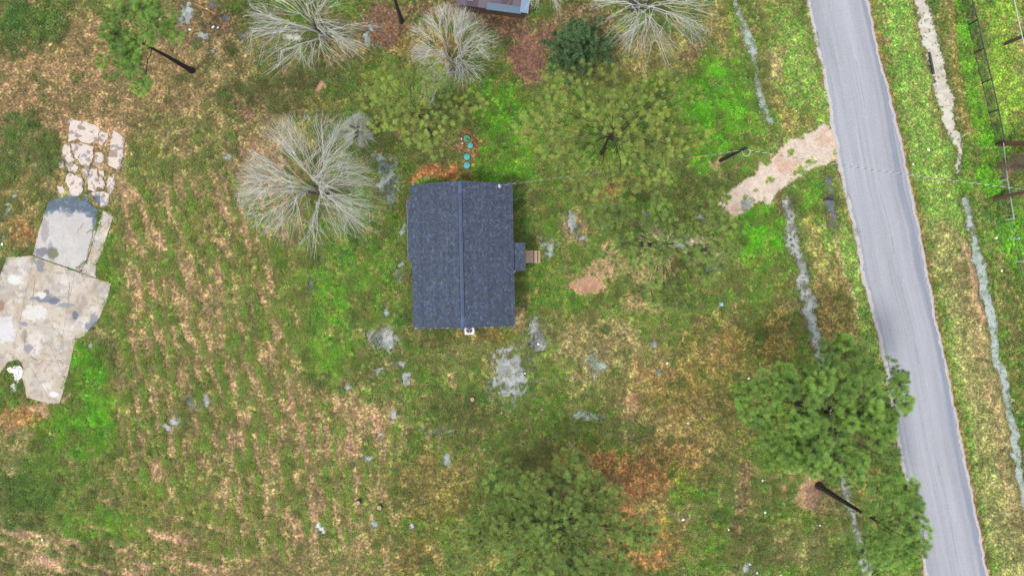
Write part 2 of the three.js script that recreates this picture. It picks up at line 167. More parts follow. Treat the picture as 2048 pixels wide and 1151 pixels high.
for (let j = 0; j < CH; j++) for (let i = 0; i < CW; i++) {
  const k = j * CW + i, px = CX0 + i * CS, py = CY0 + j * CS;
  const wx = px + (fbm(px / 50, py / 50) - 0.5) * 60 + (fbm(px / 14 + 9, py / 14) - 0.5) * 26, wy = py + (fbm(px / 50 + 31, py / 50 + 7) - 0.5) * 60 + (fbm(px / 14 + 5, py / 14 + 70) - 0.5) * 26;
  DEN[k] = 1; TALL[k] = 1; over(k, 'olive', 1);
  over(k, 'green', Math.max(sm(0.42, 0.64, fbm(px / 80 + 3, py / 80)) * 0.7, sm(560, 760, px) * 0.35));
  for (const [cx, cy, rx, ry, cls, w, turn = 0] of patches) {
    const m = Math.max(rx, ry) + 50; if (Math.abs(px - cx) > m || Math.abs(py - cy) > m) continue;
    const c = Math.cos(turn), s = Math.sin(turn), dx = wx - cx, dy = wy - cy, d = Math.hypot((dx * c + dy * s) / rx, (-dx * s + dy * c) / ry);
    if (d > 1.65) continue;
    const a = sm(1.25, 0.55, d + (fbm(px / 11 + cx, py / 11) - 0.5) * 0.7) * w; if (a > 0) over(k, cls, a);
  }
  for (const [pts, wd, cls, w, bb] of strokes) { if (px < bb[0] || px > bb[1] || py < bb[2] || py > bb[3]) continue; const [d] = lineDist(pts, px + (wx - px) * 0.45, py + (wy - py) * 0.45); if (d > wd * 1.5) continue; const a = sm(1.2, 0.6, d / wd + (fbm(px / 9 + wd, py / 9) - 0.5) * 0.5) * w; if (a > 0) over(k, cls, a); }
  // broad green or dead blotches everywhere
  const bl = fbm(px / 22 + 50, py / 22 + 20), rough = sm(0.5, 0.8, TALL[k]) * DEN[k]; over(k, 'pink', sm(0.64, 0.8, bl) * 0.35 * rough); over(k, 'weed', sm(0.40, 0.26, bl) * 0.5 * rough);
  over(k, 'dark', sm(0.58, 0.75, fbm(px / 15 + 150, py / 15 + 20)) * 0.45 * rough); over(k, 'dark', sm(0.52, 0.7, fbm(px / 40 + 15, py / 40 + 220)) * 0.4 * rough);
  // mown rows in the field by the slabs
  const inField = sm(200, 260, wx) * sm(640, 560, wx + (wy > 800 ? -180 : 0)) * sm(330, 400, wy);
  if (inField > 0) { const low = sm(760, 860, wy), n = lerp(dirNoise(px, py, 0.27, 0.963, 7, 46), dirNoise(px, py, 0.1, 0.995, 7.5, 46), low); const off = 1 - sm(1000, 1070, wy + (wx < 420 ? 40 : -80)); over(k, 'straw', inField * 0.3); over(k, 'pink', inField * sm(0.54, 0.74, n + (fbm(px / 30 + 8, py / 30) - 0.5) * 0.5) * 0.6 * off); over(k, 'straw', inField * sm(0.46, 0.66, fbm(px / 9 + 33, py / 9)) * 0.45); over(k, 'green', inField * sm(0.46, 0.3, n) * 0.7 * off); }
  const inRows = sm(1000, 1060, wy) * sm(480, 400, wx); if (inRows > 0) over(k, 'pink', inRows * sm(0.57, 0.7, dirNoise(px, py, 0.97, 0.24, 9, 50)) * 0.7);
  const inTop = sm(160, 230, wy) * sm(420, 350, wy) * sm(430, 460, wx) * sm(540, 500, wx); if (inTop > 0) over(k, 'maroon', inTop * sm(0.55, 0.68, dirNoise(px, py, 0.45, 0.89, 9, 60)) * 0.6);
  // driveway
  const dv = inPoly(driveway, px + (wx - px) * 0.7, py + (wy - py) * 0.7) ? 1 : 0; DRV[k] = inPoly(driveway, px, py) ? 1 : 0;
  if (dv) { over(k, 'sand', 0.95); over(k, 'clay', sm(0.52, 0.72, fbm(px / 30 + 4, py / 30)) * 0.4); over(k, 'green', sm(0.66, 0.74, fbm(px / 18 + 44, py / 18)) * 0.9); }
  // relief
  let h = (fbm(px / 40, py / 40 + 90) - 0.5) * 0.10 + (fbm(px / 7, py / 7 + 9) - 0.5) * 0.045, wet = 0;
  if (dv) h *= 0.35;
  for (const d of ditches) { if (px < d.bb[0] || px > d.bb[1] || py < d.bb[2] || py > d.bb[3]) continue; let [q, hw] = lineDist(d.pts, px + (wx - px) * 0.3, py + (wy - py) * 0.3); hw *= 0.2 + 1.15 * fbm(px / 12 + 71, py / 12); const bank = hw + 24; if (q < bank + 10) {
      h = lerp(h, -d.d, sm(bank, hw - 7, q)); wet = Math.max(wet, sm(hw + 3, hw - 2, q) * (d.k === 'clay' ? 0.97 : 0.8)); over(k, 'dark', sm(bank * 0.9, hw, q) * 0.45); over(k, 'wet', sm(hw + 7, hw, q) * 0.8); } }
  for (const [cx, cy, rx, ry, turn, kind] of puddles) { if (Math.abs(px - cx) > rx * 2.7 + 30 && Math.abs(px - cx) > ry * 2.7 + 30 || Math.abs(py - cy) > Math.max(rx, ry) * 2.7 + 30) continue;
    const c = Math.cos(turn), s = Math.sin(turn), f = kind === 'milk' ? 0.55 : 0.45, dx = px + (wx - px) * f - cx, dy = py + (wy - py) * f - cy, d = Math.hypot((dx * c + dy * s) / rx, (-dx * s + dy * c) / ry) + (fbm(px / 7 + 3, py / 7) - 0.5) * (kind === 'milk' ? 2.2 : 1.7);
    const a = sm(1.3, 0.7, d); h = lerp(h, -0.14, a); wet = Math.max(wet, sm(1.05, 0.9, d) * (kind === 'milk' ? 0.5 : 0.74)); over(k, 'wet', sm(1.5, 1, d) * 0.7); }
  // level under the road, the slabs and the house
  const eL = onLine(roadL, py), eR = onLine(roadR, py);
  if (px > eL - 10 && px < eR + 12) over(k, px < (eL + eR) / 2 ? 'pink' : 'rust', (px < (eL + eR) / 2 ? 0.25 : 0.55) * sm(14, 5, px < (eL + eR) / 2 ? eL - px : px - eR));
  const rd = sm(-26, -4, Math.min(px - eL, eR - px)); h = lerp(h, -0.02, rd); if (px > eL - 2 && px < eR + 2) { DEN[k] = 0; }
  for (const s of [slabMain, slabUpper, slabStrip]) if (inPoly(s, px, py)) { if (inPoly(s, px + (wx - px) * 0.3, py + (wy - py) * 0.3)) DEN[k] = 0; h = Math.min(h, -0.03); wet = 0; }
  if (px > 115 && px < 252 && py > 236 && py < 414) { h = Math.min(h, 0.0); over(k, 'clay', 0.3); for (const s of brokenPieces) if (inPoly(s, px, py)) { DEN[k] = 0; h = Math.min(h, -0.03); } }
  if (inPoly(houseFoot, px, py)) { DEN[k] = 0; h = -0.05; over(k, 'clay', 0.6); }
  HGT[k] = h; WAT[k] = wet;
}
function samp(A, px, py) { const u = clamp((px - CX0) / CS, 0, CW - 1.001), v = clamp((py - CY0) / CS, 0, CH - 1.001), i = u | 0, j = v | 0, a = u - i, b = v - j, k = j * CW + i; return lerp(lerp(A[k], A[k + 1], a), lerp(A[k + CW], A[k + CW + 1], a), b); }
function cover(px, py, out) { // colour of what covers the ground at a point of the plan
  const u = clamp((px - CX0) / CS, 0, CW - 1.001), v = clamp((py - CY0) / CS, 0, CH - 1.001), i = u | 0, j = v | 0, a = u - i, b = v - j, k = (j * CW + i) * 3, k2 = k + CW * 3;
  const n = 0.5 * vn(px / 11 + 7, py / 11) + 0.5 * vn(px / 4.2, py / 4.2 + 5), m = 0.08 + 0.72 * sm(0.25, 0.8, n);
  for (let q = 0; q < 3; q++) { const A = lerp(lerp(FA[k + q], FA[k + 3 + q], a), lerp(FA[k2 + q], FA[k2 + 3 + q], a), b), B = lerp(lerp(FB[k + q], FB[k + 3 + q], a), lerp(FB[k2 + q], FB[k2 + 3 + q], a), b); out[q] = lerp(A, B, m); }
  const L = 0.3 * out[0] + 0.59 * out[1] + 0.11 * out[2]; const sat = lerp(1.06, 1.14, sm(-8, 16, out[1] - out[0])); for (let q = 0; q < 3; q++) out[q] = Math.max(8, L + (out[q] - L) * sat);
  return out;
}
const groundY = (x, z) => samp(HGT, x * S + 1024, z * S + 575.5);

// ---------------------------------------------------------------- ground
const KSQ = Math.pow(K, 1 / 2.2);            // the same scale for values written as sRGB
const GX0 = X(CX0), GX1 = X(CX0 + (CW - 1) * CS), GZ0 = Z(CY0), GZ1 = Z(CY0 + (CH - 1) * CS);
const groundTex = dataTex(2048, 1255, (() => { const o = [0, 0, 0]; return (i, j) => {
  const px = CX0 + (i + 0.5) / 2048 * (CW - 1) * CS, py = CY0 + (1 - (j + 0.5) / 1255) * (CH - 1) * CS; cover(px, py, o);
  const am = lerp(0.08, 1, clamp(samp(DEN, px, py) * 1.6)), g = 1.08 * (1 + am * 0.26 * (2 * hash(i, j + 9000) - 1)) * (1 + am * 0.4 * (2 * vn(px / 2.7 + 90, py / 2.7) - 1)) * (1 + am * 0.24 * (2 * vn(px / 10 + 20, py / 10) - 1)), hue = (hash(i + 777, j) - 0.5) * 0.10;
  return [o[0] * g * (1 + hue) * KSQ, o[1] * g * KSQ, o[2] * g * (1 - hue) * KSQ]; }; })());
const groundMat = new THREE.MeshStandardMaterial({ map: groundTex, roughness: 1 });
{
  const idx = [], drv = [], pos = new Float32Array(CW * CH * 3), uv = new Float32Array(CW * CH * 2);
  for (let j = 0; j < CH; j++) for (let i = 0; i < CW; i++) { const k = j * CW + i; pos.set([X(CX0 + i * CS), HGT[k], Z(CY0 + j * CS)], k * 3); uv.set([i / (CW - 1), 1 - j / (CH - 1)], k * 2);
    if (i < CW - 1 && j < CH - 1) (DRV[k] ? drv : idx).push(k, k + CW, k + 1, k + 1, k + CW, k + CW + 1); }
  const g = new THREE.BufferGeometry(); g.setAttribute('position', new THREE.BufferAttribute(pos, 3)); g.setAttribute('uv', new THREE.BufferAttribute(uv, 2)); g.setIndex(idx.concat(drv)); g.computeVertexNormals();
  g.setIndex(idx); struct('ground', g, groundMat, 'rough grassy ground of mixed green and dead straw cover');
  const map = new Map(), p2 = [], n2 = [], u2 = [], i2 = [];
  for (const k of drv) { if (!map.has(k)) { map.set(k, p2.length / 3); p2.push(pos[k * 3], pos[k * 3 + 1], pos[k * 3 + 2]); const nn = g.attributes.normal; n2.push(nn.getX(k), nn.getY(k), nn.getZ(k)); u2.push(uv[k * 2], uv[k * 2 + 1]); } i2.push(map.get(k)); }
  const d = new THREE.BufferGeometry(); d.setAttribute('position', new THREE.Float32BufferAttribute(p2, 3)); d.setAttribute('normal', new THREE.Float32BufferAttribute(n2, 3)); d.setAttribute('uv', new THREE.Float32BufferAttribute(u2, 2)); d.setIndex(i2);
  struct('dirt_driveway', d, groundMat, 'pale sandy dirt driveway running in from the road');
}
{ // land further off, round the surveyed part
  const t = dataTex(512, 512, (i, j) => { const n = fbm(i / 32, j / 32, 4), a = lerp(1, 0, sm(0.35, 0.65, n)), g = 0.8 + 0.4 * hash(i, j); return [lerp(150, 112, a) * g * KSQ, lerp(132, 128, a) * g * KSQ, lerp(86, 54, a) * g * KSQ]; });
  const mb = new MB(), R = 420, y = -0.03, v = (x, z) => new THREE.Vector3(x, y, z), rects = [[-R, -R, R, GZ0], [-R, GZ1, R, R], [-R, GZ0, GX0, GZ1], [GX1, GZ0, R, GZ1]];
  for (const [a, b, c, d] of rects) mb.quad(v(a, b), v(a, d), v(c, d), v(c, b));
  const g = mb.geo(), p = g.attributes.position, uv = []; for (let k = 0; k < p.count; k++) uv.push(p.getX(k) / 24, p.getZ(k) / 24);
  g.setAttribute('uv', new THREE.Float32BufferAttribute(uv, 2)); struct('terrain', g, new THREE.MeshStandardMaterial({ map: t, roughness: 1 }), 'grassland beyond the lot');
}

// ---------------------------------------------------------------- water in ditches and puddles
const waterTones = { clay: [[226, 220, 208], [196, 186, 168]], milk: [[190, 200, 198], [146, 162, 146]], grey: [[190, 193, 192], [146, 150, 144]], dark: [[122, 128, 138], [92, 98, 106]] };
const waterMat = {};
for (const [k, [a, b]] of Object.entries(waterTones)) {
  const t = dataTex(512, 512, (i, j) => { const w = (x, y, s) => lerp(lerp(fbm(x / s, y / s), fbm((x - 512) / s, y / s), x / 512), lerp(fbm(x / s, (y - 512) / s), fbm((x - 512) / s, (y - 512) / s), x / 512), y / 512);
    const n = sm(0.38, 0.62, w(i, j, 40)), f = hash(i, j) * 0.04 + 0.98, sc = k === 'clay' ? sm(0.67, 0.72, w(i, j + 300, 14)) * 0.3 : sm(0.56, 0.7, w(i, j + 300, 16)) * (k === 'milk' ? 0.5 : 0.28), c = [0, 1, 2].map(q => lerp(lerp(a[q], b[q], n * 0.7) * f, k === 'milk' ? [92, 128, 74][q] : [92, 100, 74][q], sc) * KSQ); return c; });
  waterMat[k] = new THREE.MeshPhysicalMaterial({ map: t, roughness: 0.12, ior: 1.33 });
}
const planarUV = (g, s) => { const p = g.attributes.position, uv = []; for (let k = 0; k < p.count; k++) uv.push(p.getX(k) / s, p.getZ(k) / s); g.setAttribute('uv', new THREE.Float32BufferAttribute(uv, 2)); return g; };
for (const d of ditches) {
  const mb = new MB(), y = -d.d + (d.d > 0.2 ? 0.1 : 0.07), L = d.pts.map(([px, py, hw], i) => { const a = d.pts[Math.max(0, i - 1)], b = d.pts[Math.min(d.pts.length - 1, i + 1)], l = Math.hypot(b[0] - a[0], b[1] - a[1]), nx = (b[1] - a[1]) / l, nz = -(b[0] - a[0]) / l, w = hw + 14; return [[px + nx * w, py + nz * w], [px - nx * w, py - nz * w]]; });
  for (let i = 0; i + 1 < L.length; i++) { const q = ([px, py]) => new THREE.Vector3(X(px), y, Z(py)); mb.quad(q(L[i][0]), q(L[i][1]), q(L[i + 1][1]), q(L[i + 1][0])); }
  const g = planarUV(mb.geo(), 6); g.computeVertexNormals(); const n = g.attributes.normal; for (let k = 0; k < n.count; k++) n.setXYZ(k, 0, 1, 0);
  struct('ditch_water', g, waterMat[d.k], d.k === 'clay' ? 'beige muddy water in the roadside ditch by the fence' : 'standing water in a roadside ditch');
}
for (const [px, py, rx, ry, turn, k] of puddles) {
  const g = new THREE.CircleGeometry(1, 28).rotateX(-Math.PI / 2).scale((rx * 1.25 + 5) / S, 1, (ry * 1.25 + 5) / S).rotateY(-turn).translate(X(px), -0.085, Z(py));
  struct('puddle', planarUV(g, 6), waterMat[k], 'shallow puddle of grey rainwater in the grass');
}

// ---------------------------------------------------------------- road
{
  const rows = []; for (let y = -230; y <= 1380; y += 4) rows.push(y);
  const N = 8, pos = [], uv = [], idx = [], top = 0.05;
  for (const y of rows) { const a = edgeL(y), b = edgeR(y); for (let s = -1; s <= N + 1; s++) { const t = clamp(s / N), px = lerp(a, b, t) + (s < 0 ? -0.6 : s > N ? 0.6 : 0), crown = 0.05 * (1 - (2 * t - 1) ** 2); pos.push(X(px), s < 0 || s > N ? -0.04 : top + crown, Z(y)); uv.push((px - onLine(roadL, y)) / 118, y / 1610); } }
  const W = N + 3; for (let r = 0; r + 1 < rows.length; r++) for (let s = 0; s < W - 1; s++) { const k = r * W + s; idx.push(k, k + W, k + 1, k + 1, k + W, k + W + 1); }
  const g = new THREE.BufferGeometry(); g.setAttribute('position', new THREE.Float32BufferAttribute(pos, 3)); g.setAttribute('uv', new THREE.Float32BufferAttribute(uv, 2)); g.setIndex(idx); g.computeVertexNormals();
  const t = dataTex(256, 2048, (i, j) => { const u = i / 256, v = j / 2048 * 74, st = fbm(u * 22, v / 14) * 0.6 + fbm(u * 60, v / 5) * 0.4; // v in metres
    const worn = 0.5 * Math.exp(-(((u - 0.36) / 0.10) ** 2)) + 0.6 * Math.exp(-(((u - 0.62) / 0.13) ** 2)), fresh = sm(0.86, 0.93, u + (fbm(v / 3, 4) - 0.5) * 0.06) * 0.8 + sm(0.10, 0.05, u + (fbm(v / 4, 9) - 0.5) * 0.05) * 0.35;
    const g = 0.86 + 0.2 * st + 0.06 * worn + (hash(i, j) - 0.5) * 0.2 + (fbm(u * 5, v / 6 + 50) - 0.5) * 0.06, c = [lerp(178, 152, fresh), lerp(180, 158, fresh), lerp(190, 176, fresh)];
    const crack = Math.abs(u - 0.57 - 0.03 * (fbm(v / 5, 77) - 0.5)) < 0.003 && vn(v / 4, 3) > 0.55 ? 0.8 : 1; return c.map(q => q * g * crack * KSQ); });
  t.anisotropy = 4; struct('road', g, new THREE.MeshStandardMaterial({ map: t, roughness: 0.95 }), 'pale grey chip-sealed country road');
  // crumbling gravel along both edges of the road
  for (const side of [0, 1]) {
    const p = [], ix = []; let k = 0;
    for (const y of rows) { const e = side ? edgeR(y) : edgeL(y), w0 = 1.2 + 2.6 * vn(y / 9, side * 9 + 2), w1 = 1 + 2.2 * vn(y / 13, side * 5 + 4), d = side ? 1 : -1; p.push(X(e - d * w0), 0.066, Z(y), X(e + d * w1 * 0.4), 0.056, Z(y), X(e + d * (w1 + 2)), -0.01, Z(y)); if (k) for (let s = 0; s < 2; s++) { const a = (k - 1) * 3 + s, b = k * 3 + s; side ? ix.push(a, b, a + 1, a + 1, b, b + 1) : ix.push(a, a + 1, b, a + 1, b + 1, b); } k++; }
    const q = new THREE.BufferGeometry(); q.setAttribute('position', new THREE.Float32BufferAttribute(p, 3)); q.setIndex(ix); q.computeVertexNormals(); planarUV(q, 1.5);
    const gt = dataTex(128, 128, (i, j) => { const g = 0.78 + 0.4 * hash(i, j + side * 500); return [206 * g * KSQ, 200 * g * KSQ, 200 * g * KSQ]; });
    struct('road_edge_gravel', q, new THREE.MeshStandardMaterial({ map: gt, roughness: 1 }), side ? 'crumbling pale gravel edge of the road on the fence side' : 'crumbling pale gravel edge of the road on the driveway side');
  }
}

// ---------------------------------------------------------------- concrete slabs
const concreteTex = dataTex(512, 1024, (i, j) => {
  const px = -70 + i / 512 * 330, py = 225 + (1 - j / 1024) * 620; let c = [206, 194, 180];
  const mix = (q, w) => { c = c.map((v, k) => lerp(v, q[k], clamp(w))); };
  const n = fbm(px / 38, py / 38, 4), f = fbm(px / 7, py / 7 + 30);
  mix([188, 170, 146], sm(0.45, 0.65, n) * 0.8); mix([228, 222, 216], sm(0.48, 0.75, fbm(px / 24 + 80, py / 24, 5)) * 0.8); mix([178, 174, 174], sm(0.5, 0.78, fbm(px / 18 + 10, py / 18 + 9, 5)) * 0.6); mix([160, 148, 136], sm(0.56, 0.7, f) * 0.5); mix([150, 138, 124], sm(0.6, 0.78, fbm(px / 50 + 200, py / 50, 5)) * 0.5);
  if (py < 412) { mix([234, 218, 208], 0.75); mix([150, 126, 116], sm(0.54, 0.66, fbm(px / 8 + 4, py / 8)) * 0.75); mix([140, 144, 160], sm(0.62, 0.7, fbm(px / 14 + 64, py / 14)) * 0.7); }
  const spot = (x, y, rx, ry, q, w = 1) => Math.abs(px - x) < rx * 1.9 && Math.abs(py - y) < ry * 1.9 && mix(q, sm(1.15, 0.75, Math.hypot((px - x) / rx, (py - y) / ry) + (fbm(px / 6 + x, py / 6) - 0.5) * 0.9) * w);
  if (inPoly(slabUpper, px, py) || (py < 430 && px > 60 && px < 200 && py > 392)) { mix([206, 205, 208], 0.65); const d = py - (426 + 0.002 * (px - 120) ** 2 - 3 + (fbm(px / 8, py / 8) - 0.5) * 26); mix([82, 100, 120], sm(8, -6, d) * 0.92); mix([120, 140, 152], sm(8, -6, d) * sm(0.5, 0.7, fbm(px / 5, py / 5 + 60)) * 0.6); spot(192, 440, 7, 22, [104, 112, 134], 0.9); spot(84, 504, 12, 10, [128, 122, 138], 0.9); spot(106, 507, 11, 13, [120, 124, 92], 0.95); spot(100, 500, 6, 20, [120, 112, 128], 0.4); spot(90, 462, 8, 24, [160, 146, 150], 0.6); }
  if (py > 505) { spot(82, 533, 8, 13, [138, 138, 150], 0.9); spot(90, 597, 30, 8, [122, 126, 142], 0.85); spot(108, 602, 14, 6, [110, 116, 136], 0.9); spot(94, 585, 6, 6, [120, 124, 134], 0.9); spot(135, 610, 16, 5, [138, 142, 154], 0.7); spot(151, 631, 7, 9, [112, 116, 132], 0.95); spot(56, 697, 9, 9, [150, 146, 154], 0.9); spot(50, 672, 6, 14, [164, 152, 140], 0.8); spot(50, 648, 7, 5, [146, 146, 158], 0.8); spot(184, 652, 14, 9, [128, 134, 150], 0.9); spot(190, 640, 9, 14, [132, 138, 154], 0.8); spot(30, 746, 12, 16, [96, 104, 110], 0.95); spot(36, 732, 10, 12, [90, 98, 100], 0.9); spot(10, 760, 10, 20, [130, 134, 150], 0.8); spot(30, 560, 16, 10, [232, 232, 230], 0.9); spot(70, 625, 26, 16, [236, 234, 232], 0.7); spot(10, 660, 20, 26, [230, 230, 236], 0.7); spot(108, 788, 10, 6, [240, 238, 236], 0.9); spot(84, 590, 10, 7, [228, 226, 220], 0.95); spot(2, 612, 8, 12, [150, 120, 104], 0.8); }
  const line = (ax, ay, bx, by, w) => { if (px < Math.min(ax, bx) - 6 || px > Math.max(ax, bx) + 6 || py < Math.min(ay, by) - 6 || py > Math.max(ay, by) + 6) return; const [d] = lineDist([[ax, ay], [bx, by]], px + (f - 0.5) * 3, py + (f - 0.5) * 3); mix([124, 108, 96], sm(w, w * 0.4, d) * 0.7); };
  line(70, 505, 30, 690, 0.5); line(20, 640, 150, 665, 0.5); line(150, 545, 120, 700, 0.5); line(60, 730, 100, 800, 0.6); line(100, 690, 130, 760, 0.5); line(62, 712, 73, 719, 1.6); line(116, 720, 124, 722, 1.6); line(167, 446, 161, 456, 1.1); line(159, 458, 154, 466, 1.1); line(187, 458, 174, 466, 2); line(186, 460, 184, 478, 2); line(182, 480, 172, 525, 1.6); line(176, 520, 158, 533, 3); line(140, 571, 136, 610, 0.8); line(70, 560, 66, 610, 0.8); line(52, 660, 48, 700, 0.8); line(56, 715, 140, 728, 0.6);
  const g = 0.92 + 0.16 * hash(i, j); return c.map(v => v * g * KSQ);
});
concreteTex.wrapS = concreteTex.wrapT = THREE.ClampToEdgeWrapping;
const concreteMat = new THREE.MeshStandardMaterial({ map: concreteTex, roughness: 0.9 });
function slabGeo(poly, y0, y1, rough = 1.6, drop = 0) {
  const pts = []; for (let i = 0; i < poly.length; i++) { const [ax, ay] = poly[i], [bx, by] = poly[(i + 1) % poly.length], n = Math.max(1, Math.round(Math.hypot(bx - ax, by - ay) / 4)); for (let q = 0; q < n; q++) { const x = lerp(ax, bx, q / n), y = lerp(ay, by, q / n); pts.push([x + (vn(x / 3, y / 3) - 0.5) * rough * 2, y + (vn(x / 3 + 40, y / 3) - 0.5) * rough * 2]); } }
  const sh = new THREE.Shape(pts.map(([x, y]) => new THREE.Vector2(X(x), -Z(y)))); const g = new THREE.ExtrudeGeometry(sh, { depth: y1 - y0 - 0.012, bevelEnabled: true, bevelThickness: 0.012, bevelSize: 0.012, bevelOffset: -0.012, bevelSegments: 1, steps: 1 }).rotateX(-Math.PI / 2).translate(0, y0, 0);
  const p = g.attributes.position, uv = []; for (let k = 0; k < p.count; k++) uv.push((p.getX(k) * S + 1024 + 70) / 330, 1 - (p.getZ(k) * S + 575.5 - 225) / 620); g.setAttribute('uv', new THREE.Float32BufferAttribute(uv, 2)); return g;
}
solo('concrete_slab', slabGeo(slabMain, -0.06, 0.12, 1.2), concreteMat, 'largest stained tan concrete foundation slab, with patches of white paint', 'slab');
solo('concrete_slab', slabGeo(slabUpper, -0.06, 0.085, 1), concreteMat, 'grey concrete slab with a dark wet arc along its end', 'slab');
solo('concrete_slab', slabGeo(slabStrip, -0.06, 0.10, 0.9), concreteMat, 'long narrow concrete walkway strip beside the wet grey slab', 'slab');
brokenPieces.forEach((s0, i) => { const mx = s0.reduce((t, q) => t + q[0], 0) / s0.length, my = s0.reduce((t, q) => t + q[1], 0) / s0.length, s = s0.map(([x, y]) => [mx + (x - mx) * 1.1, my + (y - my) * 1.1]), a = Math.abs(s.reduce((t, [x, y], q) => { const [u, v] = s[(q + 1) % s.length]; return t + x * v - u * y; }, 0)) / 2;
  solo('broken_concrete', slabGeo(s, -0.06, 0.045 + 0.03 * hash(i, 3), 2.4), concreteMat, a > 700 ? 'large cracked chunk of pale concrete among the weeds above the wet slab' : 'small broken fragment of pale concrete among the weeds above the wet slab', 'concrete', a > 700 ? 'large broken concrete chunks' : 'small broken concrete fragments'); });
{ // bright white sheet of paint scraps on the slab corner
  const m = mat(alb(252, 252, 255, 0.62), 0.8);
  solo('white_sheet', slabGeo([[14, 737], [26, 730], [40, 730], [46, 737], [44, 752], [36, 766], [30, 760], [28, 746], [18, 743]], 0.121, 0.135, 1), m, 'torn white sheet lying at the corner of the main slab', 'sheet');
  solo('white_sheet', slabGeo([[20, 772], [28, 764], [35, 770], [34, 780], [22, 786]], 0.02, 0.09, 1), m, 'smaller white scrap lying beside the torn white sheet', 'sheet');
}
{ const g = new THREE.SphereGeometry(0.11, 12, 8).scale(1, 0.8, 0.9); const p = g.attributes.position; for (let k = 0; k < p.count; k++) { const s = 1 + 0.15 * (hash(k % 13, 7) - 0.5); p.setX(k, p.getX(k) * s); } g.computeVertexNormals(); solo('toy_ball', g.translate(X(162), 0.12 + 0.085, Z(542)), mat(alb(214, 60, 110), 0.5), 'small pink ball lying where the three slabs meet', 'ball'); }

